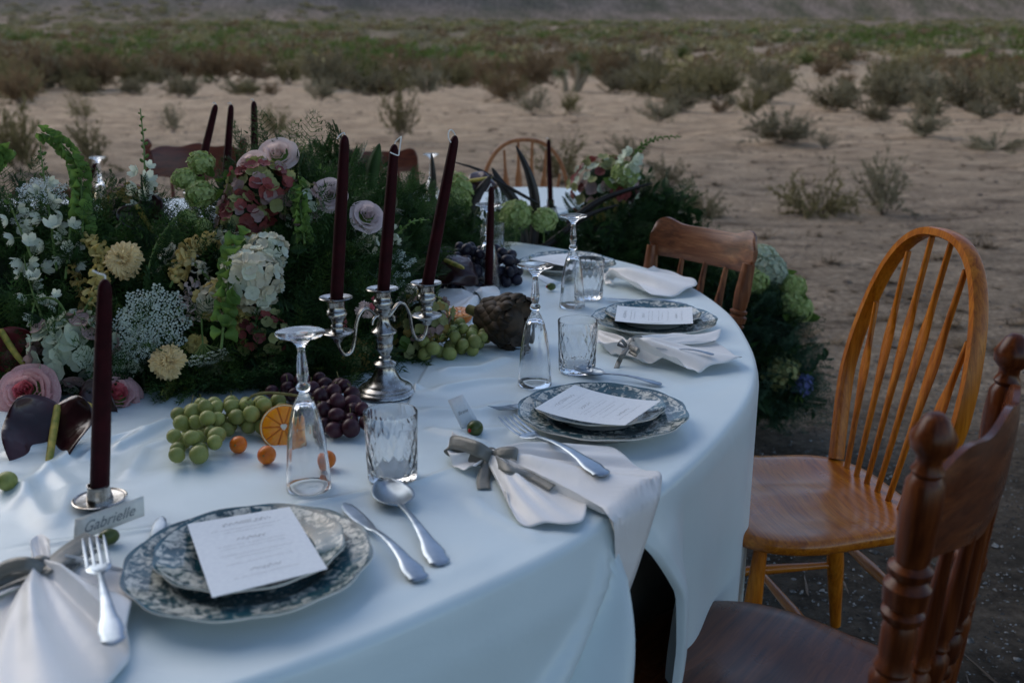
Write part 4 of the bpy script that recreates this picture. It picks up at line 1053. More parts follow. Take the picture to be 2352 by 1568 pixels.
# single holder at the left
hp = W(231, 1160, TZ); HM = mat('dark_red_glass_dish', (.020, .004, .004), (.035, .006, .006), rough=.12, coat=.6, scale=30)
t = thing('candle_holder', 'low silver taper holder with a dark red dish at the left of the table', 'candle holder', (hp[0], hp[1], TZ + .001))
part('dish', lathe([(.0001, 0), (.018, 0), (.024, .002), (.0315, .008), (.0325, .0088), (.031, .009), (.022, .004), (.0001, .003)], 40), HM, t)
part('rim', lathe([(.0312, .0078), (.0330, .0082), (.0334, .0092), (.0320, .0098), (.0308, .0090)], 40, closed_top=False), SILVER, t)
part('cup', lathe([(.0001, .003), (.0165, .003), (.0172, .0045), (.0160, .010), (.0138, .022), (.0135, .0265), (.0142, .0278), (.0128, .0278), (.0120, .012), (.0001, .011)], 40, lambda th, k, r: r * (1 + .012 * math.cos(8 * th))), SILVER, t)
b0 = V3(hp[0], hp[1], TZ + .013); candle('thick burgundy taper in the single holder at the left', b0, Y(241, 640, hp[1] + .0), r0=.0118, wick=[(0, 0, -.002), (0, 0, .004), (-.006, 0, .006), (-.014, 0, .010)])
# short one among the purple grapes
sp_ = W(1122, 672, TZ); candle('short burgundy taper rising beside the artichoke and dark grapes', V3(sp_[0], sp_[1], TZ + .004), Y(1129, 428, sp_[1]), r0=.0100, wick=[(0, 0, -.002), (-.001, 0, .006), (-.006, 0, -.002), (-.012, 0, -.012)])
t = thing('candle_holder', 'small dark holder of the short taper behind the artichoke', 'candle holder', (sp_[0], sp_[1], TZ + .001))
part('cup', lathe([(.0001, 0), (.024, 0), (.026, .003), (.0155, .006), (.014, .022), (.0118, .022), (.0105, .006), (.0001, .0035)], 24), HM, t)
# far three-light piece and its tapers
fc = V3((531 - 1176) / FPX * 2.86, 2.80, TZ + .001)
candelabrum('second silver candelabrum buried in the flowers behind the pale roses', fc, V3(.93, .2, 0), .20, .20)
for sg, tp, lab in ((-1, (496, 240), 'leftmost, leaning taper of the three tall far ones behind the hydrangeas'), (0, (531, 240), 'middle taper of the three tall far ones behind the hydrangeas'), (1, (583, 232), 'rightmost taper of the three tall far ones, behind the pale roses')):
    b0 = fc + V3(.93 * .088 * sg, .2 * .088 * sg, .182); b0 = V3(b0[0], b0[1], b0[2])
    candle('burgundy ' + lab if sg else 'burgundy ' + lab, b0, Y(tp[0], tp[1], b0[1] - (.1 if sg == -1 else 0)), r0=.0112)
for (u, v0, v1, y, lab) in ((219, 500, 375, 3.45, 'thin far burgundy taper at the left beside the far glass'), (1260, 450, 320, 3.92, 'far burgundy taper standing in front of the bow-back chair')):
    b0 = V3((u - 1176) / FPX * (y * 1.05), y, TZ + .02)
    candle(lab, b0, Y(u, v1, y), r0=.0105)
    t = thing('candle_holder', 'small dark holder under the ' + ('leftmost far taper' if u < 500 else 'taper by the bow-back chair'), 'candle holder', (b0[0], b0[1], TZ + .001)); part('cup', lathe([(.0001, 0), (.024, 0), (.026, .003), (.0155, .006), (.014, .030), (.0118, .030), (.0105, .006), (.0001, .0035)], 20), HM, t)

# ------------------------------------------------------------------ chairs
OAK = [wood('honey_oak_' + a, (.27, .065, .003), (.44, .130, .007), (.55, .19, .016), a, rough=.30, coat=.35) for a in 'zxy']
WAL = [wood('dark_walnut_' + a, (.040, .009, .003), (.105, .026, .007), (.19, .055, .014), a, rough=.28, coat=.12) for a in 'zxy']
MAP = [wood('worn_brown_' + a, (.06, .018, .007), (.17, .058, .023), (.33, .145, .065), a, rough=.38, coat=.25) for a in 'zxy']
RED = [wood('red_mahogany_' + a, (.05, .010, .005), (.115, .026, .012), (.16, .045, .02), a, rough=.35, coat=.25) for a in 'zxy']
ORG = [wood('orange_oak_' + a, (.22, .075, .025), (.36, .14, .05), (.45, .20, .08), a, rough=.4, coat=.15) for a in 'zxy']
def turned(p0, p1, prof, n=20):
    """prof: [(fraction along, radius)]"""
    p0 = np.array(p0, float); p1 = np.array(p1, float); L = np.linalg.norm(p1 - p0)
    g = lathe([(.0001, 0)] + [(r, f * L) for f, r in prof] + [(.0001, L * prof[-1][0])], n)
    return xf(g, T(*p0) @ orient(p1 - p0))
POST = [(0, .016), (.16, .019), (.30, .0195), (.345, .0165), (.355, .020), (.372, .0205), (.382, .016), (.40, .0225), (.425, .0235), (.44, .0175), (.452, .0205), (.468, .0165), (.49, .018), (.54, .0185), (.555, .0150), (.565, .0205), (.58, .0220), (.59, .0155), (.60, .0225), (.64, .0240), (.655, .0160), (.665, .0220), (.68, .0225), (.69, .0160), (.71, .0185), (.80, .0205), (.86, .0190), (.875, .0135), (.885, .0165), (.90, .0125), (.915, .013), (.93, .0205), (.955, .0225), (.975, .0165), (.99, .0125), (1.0, .006)]
POSTN = [(f, r) for f, r in POST if f <= .86] + [(1.0, .016)]
SPIN = [(0, .0065), (.20, .010), (.34, .012), (.36, .008), (.375, .0125), (.40, .013), (.42, .008), (.44, .0135), (.50, .0155), (.53, .0145), (.55, .009), (.57, .0120), (.59, .0085), (.63, .0125), (.70, .0115), (.82, .009), (1, .0065)]
LEG = [(0, .012), (.08, .014), (.20, .0175), (.24, .0130), (.26, .0175), (.29, .0130), (.34, .018), (.50, .020), (.66, .0175), (.70, .0130), (.73, .0170), (.76, .0125), (.84, .0150), (1, .0145)]
PLAIN = [(0, .0125), (.12, .014), (.42, .0195), (.75, .0165), (1, .0125)]
STR = [(0, .007), (.2, .009), (.5, .0125), (.8, .009), (1, .007)]
def chair(name, label, o, f, wd, style, sw=.42, sdp=.42, hb=.50, half=.165, half_top=.19, lean=.06, leg=LEG, finial=True, rail=(.36, .46), nsp=5, sz=.45, lod=1):
    f = np.array([f[0], f[1], 0.]); f /= np.linalg.norm(f); l = np.array([f[1], -f[0], 0.])
    M = Matrix(((l[0], f[0], 0, o[0]), (l[1], f[1], 0, o[1]), (0, 0, 1, 0), (0, 0, 0, 1)))
    t = thing(name, label, 'chair', M=M)
    vz, vx, vy = wd
    # saddle seat outline
    out = []
    for a in np.linspace(0, 2 * math.pi, 72, endpoint=False):
        c, s = math.cos(a), math.sin(a); e = .72 if s > 0 else .62
        x = sw / 2 * math.copysign(abs(c) ** e, c); y = sdp * .5 + sdp * .5 * math.copysign(abs(s) ** e, s)
        if s < 0: x *= 1 - .10 * abs(s)
        x *= 1 - .05 * math.exp(-((y / sdp - .38) / .16) ** 2)
        out.append((x, y - .045))
    V, F = prism(out, sz - .030, sz, .011); n = 72; c0 = out
    F = F[:-1]; top = len(V) - n; base_ring = V[top:top + n, :2].copy(); V = V.tolist(); cx, cy = 0, sdp * .5 - .045; prev = top
    for q in (.88, .74, .6, .45, .3, .15):
        k = len(V)
        for i in range(n):
            x = cx + (base_ring[i, 0] - cx) * q; y = cy + (base_ring[i, 1] - cy) * q
            dish = .010 * math.exp(-((abs(x) - .085) / .065) ** 2) * math.exp(-((y - cy + .03) / .13) ** 2) * min(1, (1 - q) * 4)
            V.append((x, y, sz - dish))
        F += [[prev + i, prev + (i + 1) % n, k + (i + 1) % n, k + i] for i in range(n)]; prev = k
    F.append([prev + i for i in range(n)])
    part('seat', (np.array(V), F), vx, t)
    b = lambda x, z: V3(x, -lean * (z - sz) / hb, z)       # point of the back plane
    if style == 'bow':
        pts = []
        for a in np.linspace(-1, 1, 41):
            ph = a * math.pi / 2
            x = half_top * math.copysign(abs(math.sin(ph)) ** .82, math.sin(ph)); zz = hb * abs(math.cos(ph)) ** .62
            w = half + (half_top - half) * min(1, zz / (hb * .45)); x = math.copysign(min(abs(x), 1) / half_top * (half + (half_top - half) * math.sin(min(1, zz / (hb * .5)) * math.pi / 2)), x)
            p = b(x, sz + zz); pts.append(p)
        pts = [q for q in pts]
        P_ = curve(pts[::2], 4); V, F = [], []
        for i, p in enumerate(P_):
            d = P_[min(i + 1, len(P_) - 1)] - P_[max(i - 1, 0)]; d /= np.linalg.norm(d); nb = V3(0, 1, lean / hb); nb /= np.linalg.norm(nb); s = np.cross(d, nb); k = len(V)
            hw, ht = .0095, .0155
            for (u_, w_) in ((-1, -.6), (-.7, -1), (.7, -1), (1, -.6), (1, .6), (.7, 1), (-.7, 1), (-1, .6)): V.append(p + s * hw * u_ + nb * ht * w_)
            if i: F += [[k - 8 + j, k - 8 + (j + 1) % 8, k + (j + 1) % 8, k + j] for j in range(8)]
        part('bow', (np.array(V), F), vz, t)
        for i in range(nsp):
            q = (i + .5) / nsp * 2 - 1; xb = q * half * .82; xt = q * half_top * .92
            zt = sz + hb * max(0, 1 - (abs(q) * .92) ** 2.3) ** .48 - .008
            p0, p1 = b(xb, sz - .005), b(xt, zt); Lz = zt - sz
            V, F = [], []; K = 22
            for j in range(K + 1):
                s = j / K; p = p0 + (p1 - p0) * s
                fl = math.exp(-((s - .62) / .18) ** 2) if s < .62 else math.exp(-((s - .62) / .10) ** 2)
                rw = .0062 + .0095 * fl + .0015 * math.sin(math.pi * s); rt = .0062 - .0014 * fl
                k = len(V)
                for a in range(10):
                    th = 2 * math.pi * a / 10; V.append(p + V3(math.cos(th) * rw, math.sin(th) * rt, 0))
                if j: F += [[k - 10 + a, k - 10 + (a + 1) % 10, k + (a + 1) % 10, k + a] for a in range(10)]
            part('spindle', (np.array(V), F), vz, t)
    else:
        zr0, zr1 = sz + rail[0], sz + rail[1]; ztop = sz + hb
        tp = POST if finial else POSTN
        for sg in (-1, 1):
            part('back_post', turned(b(sg * half, sz - .02), b(sg * half_top, ztop if finial else zr0 + .03), tp, 22), vz, t)
        # crest rail: curved, shaped top edge
        hw = half_top + (.0 if finial else .012)
        def rail_pt(s, q, side):
            x = (2 * s - 1) * hw; u = abs(2 * s - 1)
            if finial: topz = zr1 + .020 * math.cos(u * math.pi * .5) + .006 * math.cos(u * 9) ; botz = zr0 - .012 * math.cos(u * math.pi)
            else:
                topz = zr1 + .016 * math.exp(-((u - .80) / .20) ** 2) - .012 * math.exp(-(u / .30) ** 2) * 0 ; botz = zr0 + .004 * u
                if u > .86: e = math.sqrt(max(0, 1 - ((u - .86) / .14) ** 2)) ; m_ = (topz + botz) / 2; topz = m_ + (topz - m_) * (.35 + .65 * e); botz = m_ + (botz - m_) * (.35 + .65 * e)
            z = botz + (topz - botz) * q; y = -.030 * (1 - (u) ** 2) - .004 + lean * 0
            p = b(x, z) + V3(0, y, 0); th = .0085 * (1 - .55 * max(0, abs(2 * q - 1) - .6) / .4)
            return p + V3(0, side * th, 0)
        nu, nv = 40, 8
        A = grid(lambda s, q: rail_pt(s, q, 1), nu, nv); B = grid(lambda s, q: rail_pt(s, q, -1), nu, nv)
        V = np.vstack([A[0], B[0]]); m = len(A[0]); F = [list(q) for q in A[1]] + [[i + m for i in q[::-1]] for q in B[1]]
        ring = [i for i in range(nu + 1)] + [(j + 1) * (nu + 1) + nu for j in range(nv)] + [nv * (nu + 1) + nu - 1 - i for i in range(nu)] + [(nv - 1 - j) * (nu + 1) for j in range(nv - 1)]
        F += [[ring[i], ring[(i + 1) % len(ring)], ring[(i + 1) % len(ring)] + m, ring[i] + m][::-1] for i in range(len(ring))]
        part('crest_rail', (V, F), vx, t)
        for i in range(nsp):
            q = (i + 1) / (nsp + 1) * 2 - 1
            part('spindle', turned(b(q * half * .92, sz - .005) + V3(0, -.010 * (1 - q * q), 0), b(q * half_top * .92, zr0 + .004) + V3(0, -.030 * (1 - q * q) - .004, 0), SPIN, 14), vz, t)
    lx, ly0, ly1 = sw * .36, .01, sdp * .72
    feet = []
    for sg in (-1, 1):
        for (yy, fy) in ((ly0, -.075), (ly1, .05)):
            a = V3(sg * lx * (.85 if yy == ly0 else 1), yy, sz - .028); g_ = V3(sg * (lx + .045), yy + fy, 0)
            part('leg', turned(g_, a, leg, 18), vz, t); feet.append((g_, a))
    P_ = lambda i, q: feet[i][0] + (feet[i][1] - feet[i][0]) * q
    for i, j in ((0, 1), (2, 3)): part('stretcher', turned(P_(i, .42), P_(j, .42), STR, 12), vy, t)
    part('stretcher', turned((P_(0, .42) + P_(1, .42)) / 2, (P_(2, .42) + P_(3, .42)) / 2, STR, 12), vx, t)
    part('stretcher', turned(P_(1, .58), P_(3, .58), STR, 12), vx, t); part('stretcher', turned(P_(0, .62), P_(2, .62), STR, 12), vx, t)
    return t
chair('bow_back_chair', 'honey-coloured oak bow-back chair with arrow spindles at the right of the table', (.745, 1.905), (-.985, -.17), OAK, 'bow', sw=.44, sdp=.43, hb=.525, half=.155, half_top=.212, lean=.095, leg=PLAIN, nsp=6)
chair('crest_rail_chair', 'dark glossy turned-post chair in the lower right corner, its finials nearest the camera', (.50, 1.078), (-.80, .60), WAL, 'crest', sw=.50, sdp=.47, hb=.515, half=.160, half_top=.185, lean=.03, rail=(.34, .45), nsp=5)
chair('crest_rail_chair', 'worn brown chair with a thick rounded rail at the far right of the table', (.45, 2.585), (-.80, -.60), MAP, 'crest', sw=.40, sdp=.38, hb=.42, half=.150, half_top=.172, lean=.07, finial=False, rail=(.325, .418), nsp=3)
p4 = Y(435, 380, 4.55); chair('crest_rail_chair', 'reddish press-back chair beyond the far table, its wide rail left of three tapers', (p4[0] + .02, 4.55), (.08, -1), RED, 'crest', hb=.52, half=.19, half_top=.215, finial=True, rail=(.34, .47), nsp=4)
p5 = Y(862, 370, 4.9); chair('crest_rail_chair', 'dark red chair rail peeping over the fern behind the tall candles', (p5[0], 4.9), (0, -1), RED, 'crest', hb=.44, half=.17, half_top=.19, finial=False, rail=(.33, .43), nsp=4)
p6 = Y(1205, 380, 4.9); chair('bow_back_chair', 'orange-brown bow-back chair with pale pointed spindles at the far table', (p6[0], 4.87), (-.05, -1), ORG, 'bow', hb=.49, half=.18, half_top=.222, lean=.06, leg=PLAIN, nsp=6)
p7 = Y(120, 470, 4.6); chair('crest_rail_chair', 'reddish chair mostly hidden behind the flowers at the far left', (p7[0], 4.6), (.15, -1), RED, 'crest', hb=.30, half=.17, half_top=.18, finial=False, rail=(.20, .28), nsp=4)

# ------------------------------------------------------------------ fruit
GG = mat('green_grape_skin', (.17, .19, .045), (.33, .35, .11), rough=.42, scale=40, sss=.25, rnd=.18, bs=300, bstr=.08, bdist=.0003)
PG = mat('purple_grape_skin', (.022, .009, .014), (.085, .024, .034), rough=.38, scale=50, rnd=.3)
BG = mat('black_grape_skin', (.008, .008, .014), (.025, .020, .034), rough=.40, scale=50, rnd=.3)
STEMM = mat('grape_stem', (.14, .13, .04), (.22, .19, .07), rough=.8, scale=60)
GBALL = [mesh_data('grape', ball(1, 18, 12, s), None) for s in ((1, 1, 1.08), (.95, 1, 1.12), (1, .96, 1))]
def bunch(label, blobs, r, m, n, seed, group, elong=1.0):
    """blobs: [(centre, (rx, ry, rz))]; grapes packed in layers resting on the cloth"""
    rg = np.random.default_rng(seed); c0 = np.mean([b_[0] for b_ in blobs], 0); c0[2] = TZ
    t = thing('grape_bunch', label, 'grapes', c0, group=group); got = []
    tries = 0
    while len(got) < n and tries < 60000:
        tries += 1
        c, q = blobs[int(rg.integers(len(blobs)))]
        d = rg.normal(0, 1, 3); d /= np.linalg.norm(d); d *= rg.random() ** .34
        p = np.array([c[0] + d[0] * q[0], c[1] + d[1] * q[1], TZ + .0015 + r + max(0, (d[2] * .5 + .5)) * q[2] * 2])
        if d[2] < -.3: p[2] = TZ + .0015 + r * rg.uniform(.97, 1.03)
        if all(np.linalg.norm(p - g_) > 1.80 * r for g_ in got): got.append(p)
    for i, p in enumerate(got):
        me = GBALL[i % 3]
        k = (m.name, i % 3)
        if k not in SHT:
            me2 = me.copy(); me2.materials.append(m); SHT[k] = me2
        o = link('grape', SHT[k], t); s = r * rg.uniform(.86, 1.10)
        o.matrix_local = T(*(p - wloc(t))) @ Matrix.Rotation(rg.uniform(0, 3), 4, Vector(tuple(rg.normal(0, 1, 3)))) @ SC(s, s, s * elong)
    tw = []
    for p in got[::3]:
        a = p + V3(0, 0, r * .9); tw.append(tube([a, a + V3(*rg.normal(0, .006, 3)) + V3(0, .004, .006)], .0008, 5))
    part('stalk', join(tw), STEMM, t, world=True)
    return t
gr = .0122
w = lambda u, v: W(u, v, TZ)
b1_ = bunch('green grape bunch spread in front of the flowers at the left', [(w(445, 1045), (.040, .035, .010)), (w(480, 1000), (.045, .045, .018)), (w(535, 990), (.05, .045, .016)), (w(600, 985), (.045, .04, .016)), (w(430, 1060), (.03, .03, .004))], gr, GG, 52, 3, 'grape bunches')
sb_ = W(530, 990, TZ)
part('stem', tube(curve([Y(528, 945, sb_[1]), Y(560, 925, sb_[1]), Y(590, 905, sb_[1]), Y(640, 903, sb_[1] + .02), Y(720, 915, sb_[1] + .03)], 6), [.0016] * 10 + [.0022] * 15, 8), STEMM, b1_, world=True)
b2_ = bunch('green grape bunch heaped under the artichoke', [(w(1005, 822), (.045, .04, .014)), (w(1050, 815), (.045, .04, .020)), (w(1095, 800), (.035, .035, .012)), (w(1075, 795), (.04, .03, .022))], gr, GG, 34, 8, 'grape bunches')
part('stem', tube(curve([Y(1056, 790, 1.9), Y(1068, 770, 1.9), Y(1078, 764, 1.89), Y(1082, 775, 1.88), Y(1078, 800, 1.88)], 6), .0012, 6), STEMM, b2_, world=True)
bunch('red grape bunch behind the nearest champagne flute', [(w(790, 990), (.035, .04, .016)), (w(755, 955), (.04, .045, .018)), (w(815, 1000), (.022, .022, .004)), (w(700, 930), (.06, .03, .016))], .0128, PG, 40, 11, 'grape bunches')
bunch('large black grape bunch spilling toward the tumblers in front of the dark leaf', [(w(1010, 668), (.06, .06, .045)), (w(1070, 662), (.08, .07, .045)), (w(1140, 650), (.06, .06, .035)), (w(1165, 655), (.03, .04, .02))], .0135, BG, 95, 13, 'grape bunches', 1.08)
o = part('grape', xf(ball(1, 20, 14, (.0135, .0128, .0128)), T(*(w(19, 1126) + V3(0, 0, .0135)))), GG); tag(o, 'single loose green grape on the cloth at the left border', 'grape')
KQ = mat('kumquat_skin', (.60, .12, .008), (.72, .19, .012), rough=.38, scale=60, bs=400, bstr=.35, bdist=.0006, coat=.15)
def kumquat(px, r, label, s=1.1):
    p = w(*px); t = thing('kumquat', label, 'kumquat', (p[0], p[1], TZ + r + .001), group='kumquats on the cloth')
    part('fruit', ball(r, 20, 14, (1, 1, s)), KQ, t, M=RX(.6) @ RY(.4)); part('stem_scar', ball(.0016, 8, 6), STEMM, t, M=T(-.001, -r * .93, r * .3))
kumquat((549, 1041), .0125, 'orange-red kumquat touching the green grapes'); kumquat((614, 1066), .0130, 'kumquat in front of the orange half', 1.12)
kumquat((752, 1076), .0125, 'kumquat half behind the nearest champagne flute'); kumquat((1180, 641), .0125, 'bright kumquat beside the black grapes'); kumquat((790, 958), .011, 'kumquat lost among the red grapes')
def orange_mat():
    m, nt, b = newmat('orange_flesh'); b.inputs['Roughness'].default_value = .3; b.inputs['Coat Weight'].default_value = .3
    n = tex(nt, scale=180, detail=4, rough=.7); nt.links.new(ramp(nt, n, [(.3, (.95, .24, .003)), (.7, (1.0, .38, .010))]), b.inputs['Base Color']); bump(nt, b, n, .3, .0008); return m
OF = orange_mat(); PITH = mat('citrus_pith', (.80, .62, .28), (.86, .72, .42), rough=.6, scale=90); RIND = mat('orange_rind', (.62, .16, .01), (.72, .24, .02), rough=.4, scale=40, bs=260, bstr=.6, bdist=.0012, coat=.2)
def half_orange(M, R_, label):
    t = thing('orange_half', label, 'orange', M=M)
    prof = [(R_ * .995, 0)] + [(R_ * math.cos(a), -R_ * .92 * math.sin(a)) for a in np.linspace(.12, 1.52, 12)] + [(.0001, -R_ * .92)]
    part('rind', lathe(prof[::-1] + [(R_ * .97, .0002)], 48), RIND, t)
    part('pith', lathe([(.0001, -.0012), (R_ * .965, -.0012), (R_ * .968, .0004), (R_ * .93, .0007), (R_ * .90, .0000), (.0001, -.0002)], 48), PITH, t)
    for k in range(10):
        a0 = 2 * math.pi * k / 10 + .035; a1 = 2 * math.pi * (k + 1) / 10 - .035; o_ = [(R_ * .11 * math.cos((a0 + a1) / 2), R_ * .11 * math.sin((a0 + a1) / 2))]
        for a in np.linspace(a0, a1, 7): o_.append((R_ * .88 * math.cos(a), R_ * .88 * math.sin(a)))
        part('segment', prism(o_, .0002, .0016, .0007), OF, t)
    part('core', lathe([(.0001, 0), (R_ * .14, 0), (R_ * .12, .0022), (.0001, .0018)], 14, lambda th, k, r: r * (1 + .35 * math.sin(5 * th) * math.cos(2 * th))), mat('citrus_core', (.85, .78, .60), rough=.6), t)
oc = Y(652, 980, W(652, 1022, TZ)[1] + .018)
half_orange(T(*oc) @ orient((.12, -.82, .56)), .0355, 'halved orange leaning on the green grapes, cut face to the camera')
oc = W(1056, 752, TZ); half_orange(T(oc[0], oc[1], TZ + .034) @ orient((.02, -.16, 1)), .030, 'halved orange lying cut side up between the hydrangea and the artichoke')
# artichoke
AR = mat('artichoke_bract', (.030, .022, .014), (.095, .060, .035), rough=.62, scale=35, rnd=.35, bs=90, bstr=.3, bdist=.001)
ac = W(1150, 790, TZ); ac[2] = TZ + .052
t = thing('artichoke', 'large dark brown artichoke lying on its side on the cloth', 'artichoke', M=T(*ac) @ orient((.62, -.45, -.05)))
part('heart', ball(1, 20, 14, (.040, .040, .050)), AR, t)
def bract(L, wd_):
    def f(s, q):
        a = (2 * s - 1); ww = wd_ * math.sin(math.pi * (.12 + .86 * q) ** .9) ** .8
        return (a * ww, .010 * (1 - a * a) + .014 * math.sin(q * 2.2) - .004, q * L)
    return tri(grid(f, 6, 6))
BR = [mesh_data('bract', bract(.046, .019), AR), mesh_data('bract', bract(.040, .016), AR)]
for r_ in range(9):
    z = -.046 + r_ * .0095; n = [7, 9, 10, 11, 11, 10, 9, 8, 6][r_]; rad = .041 * math.sqrt(max(.05, 1 - ((z + .012) / .062) ** 2))
    for k in range(n):
        a = 2 * math.pi * (k + .5 * (r_ % 2)) / n + rng.normal(0, .05)
        o = link('bract', BR[r_ % 2], t); o.matrix_local = RZ(a) @ T(0, rad * .86, z) @ RX(.30 - r_ * .09 + rng.normal(0, .06)) @ SC(1, 1, 1 if r_ < 7 else .8)
part('stem', tube([(0, 0, -.05), (.004, .002, -.085)], [.012, .010], 12), STEMM, t)
# ------------------------------------------------------------------ flowers
def leafm(n, a, b, **k): return mat(n, a, b, rough=k.pop('rough', .55), scale=k.pop('scale', 30), trans=k.pop('trans', .3), rnd=k.pop('rnd', .2), **k)
LF_D = leafm('dark_green_leaf', (.010, .030, .010), (.030, .070, .020))
LF_F = leafm('fern_green', (.014, .042, .010), (.050, .105, .026))
LF_G = leafm('fresh_green_leaf', (.055, .115, .018), (.14, .23, .05))
LF_Y = leafm('yellow_green_leaf', (.11, .14, .025), (.24, .26, .06))
LF_B = leafm('blue_green_leaf', (.030, .075, .045), (.08, .15, .09))
STEM_G = mat('flower_stem', (.08, .14, .03), (.16, .24, .07), rough=.6, scale=60)
P_PINK = leafm('blush_petal', (.84, .60, .54), (.95, .82, .75), trans=.35, rnd=.06, scale=40)
P_MAUV = leafm('mauve_petal', (.58, .45, .46), (.80, .68, .67), trans=.35, rnd=.08, scale=40)
P_ROSE = leafm('deep_rose_petal', (.62, .07, .10), (.72, .26, .28), trans=.3, rnd=.1, scale=30)
P_ROSEP = leafm('pink_rose_petal', (.72, .34, .34), (.84, .58, .55), trans=.3, rnd=.1, scale=30)
P_CARN = leafm('apricot_petal', (.82, .60, .26), (.94, .80, .48), trans=.35, rnd=.12, scale=60)
P_CARY = leafm('mustard_petal', (.52, .40, .10), (.72, .60, .24), trans=.35, rnd=.12, scale=60)
P_CREAM = leafm('cream_petal', (.62, .56, .38), (.84, .80, .66), trans=.35, rnd=.14, scale=40)
P_WHITE = leafm('white_petal', (.60, .66, .50), (.82, .84, .74), trans=.4, rnd=.08, scale=40)
P_LIME = leafm('lime_floret', (.28, .38, .10), (.50, .58, .26), trans=.3, rnd=.1, scale=80)
P_LACE = leafm('lace_floret', (.42, .50, .42), (.62, .68, .60), trans=.3, rnd=.1, scale=80)
P_WLACE = leafm('white_lace_floret', (.66, .70, .66), (.82, .84, .80), trans=.3, rnd=.05, scale=80)
P_BELL = leafm('bell_green', (.085, .17, .030), (.20, .33, .08), trans=.4, rnd=.2, scale=40)
P_BURG = leafm('burgundy_floret', (.17, .022, .028), (.32, .10, .085), trans=.25, rnd=.3, scale=50)
P_GRN2 = leafm('green_pink_floret', (.20, .24, .08), (.38, .36, .16), trans=.25, rnd=.25, scale=50)
P_PALEG = leafm('pale_green_floret', (.38, .46, .33), (.60, .64, .50), trans=.3, rnd=.15, scale=50)
P_DUSK = leafm('dusky_mauve_floret', (.30, .19, .19), (.46, .34, .31), trans=.3, rnd=.2, scale=50)
P_OCHRE = leafm('ochre_floret', (.22, .15, .035), (.40, .30, .09), trans=.25, rnd=.25, scale=50)
P_YEL = leafm('yellow_snapdragon', (.55, .38, .07), (.80, .68, .34), trans=.3, rnd=.25, scale=50)
P_BLUE = leafm('blue_floret', (.10, .12, .34), (.20, .23, .52), trans=.2)
def anth_mat():
    m, nt, b = newmat('dark_anthurium'); b.inputs['Roughness'].default_value = .28; b.inputs['Coat Weight'].default_value = .2
    nt.links.new(ramp(nt, tex(nt, scale=14, detail=5), [(.3, (.010, .005, .005)), (.7, (.055, .008, .010))]), b.inputs['Base Color']); bump(nt, b, tex(nt, 'VORONOI', scale=60), .35, .004); return m
ANTH = anth_mat(); ANTR = mat('red_anthurium', (.08, .008, .010), (.17, .018, .022), rough=.42, scale=18, coat=.08)
SPAD = mat('spadix', (.20, .22, .04), (.50, .38, .08), rough=.6, scale=60, bs=700, bstr=.6, bdist=.001)

MC = {}
def shared(key, fn, m, smooth=True):
    k = (key, m.name)
    if k not in MC: MC[k] = mesh_data(key[0] if isinstance(key, tuple) else key, fn(), m, smooth)
    return MC[k]
def petal_g(r0, open_, h, half, lip, cup=.0, nu=8, nv=7, wob=0.0, seed=0, ruf=0):
    r = np.random.default_rng(seed); ph = r.uniform(0, 6)
    def f(s, q):
        a = (2 * s - 1); edge = 1 - .28 * abs(a) ** 2.4
        z = h * q * edge
        rr = r0 + open_ * q ** 1.7 + lip * max(0, q - .72) ** 2 * 12
        th = a * half * (.55 + .55 * math.sin(min(1, q * 1.3) * math.pi / 2))
        rr += wob * math.sin(5 * a + ph) * q + ruf * math.sin(17 * a + ph) * q * q
        z -= lip * 1.2 * max(0, q - .80) ** 2 * 14
        z += ruf * .8 * math.cos(13 * a + ph * 2) * q * q
        return (rr * math.cos(th) - cup * abs(a), rr * math.sin(th), z)
    return tri(grid(f, nu, nv))
def stem_to(t, p, drop, m=None, r=.0022, world=True):
    p = np.array(p, float); q = p + np.array(drop, float)
    part('stem', tube(curve([p, (p + q) / 2 + V3(.004, .004, 0), q], 4), r, 8), m or STEM_G, t, world=world)
def rose(label, p, d, R_, mi, mo, group='roses in the centrepiece', fat=1.0):
    t = thing('rose', label, 'rose', M=T(*p) @ orient(d))
    t['group'] = group
    layers = [(3, .06, .05, .62, 1.15, .0), (4, .14, .08, .66, 1.0, .01), (5, .24, .12, .68, .85, .02), (5, .36, .17, .66, .78, .04), (6, .48, .24, .60, .72, .06), (6, .60, .34, .50, .68, .10), (5, .66, .50, .36, .66, .14)]
    for li, (n, r0, op, h, half, lip) in enumerate(layers):
        m = mi if li < 3 else mo
        for k in range(n):
            key = ('petal', li, k % 2, 'rose'); me = shared(key, lambda: petal_g(r0 * .9, op, h * 1.0, half, lip, wob=.025, seed=li * 7 + k % 2), m)
            o = link('petal', me, t); a = 2 * math.pi * k / n + li * 1.1 + rng.normal(0, .08)
            o.matrix_local = RZ(a) @ T(0, 0, -R_ * .32 * fat + (-.02 * li) * R_) @ RY(rng.normal(0, .05)) @ SC(R_ * .98, R_ * .98, R_ * 1.0 * fat)
    part('calyx', lathe([(.0001, -R_ * .5), (R_ * .2, -R_ * .45), (R_ * .45, -R_ * .25), (R_ * .6, -R_ * .05)], 14), LF_G, t)
    part('stem', tube([(0, 0, -R_ * .45), (0, 0, -R_ * 1.6)], .0025, 8), STEM_G, t)
    return t
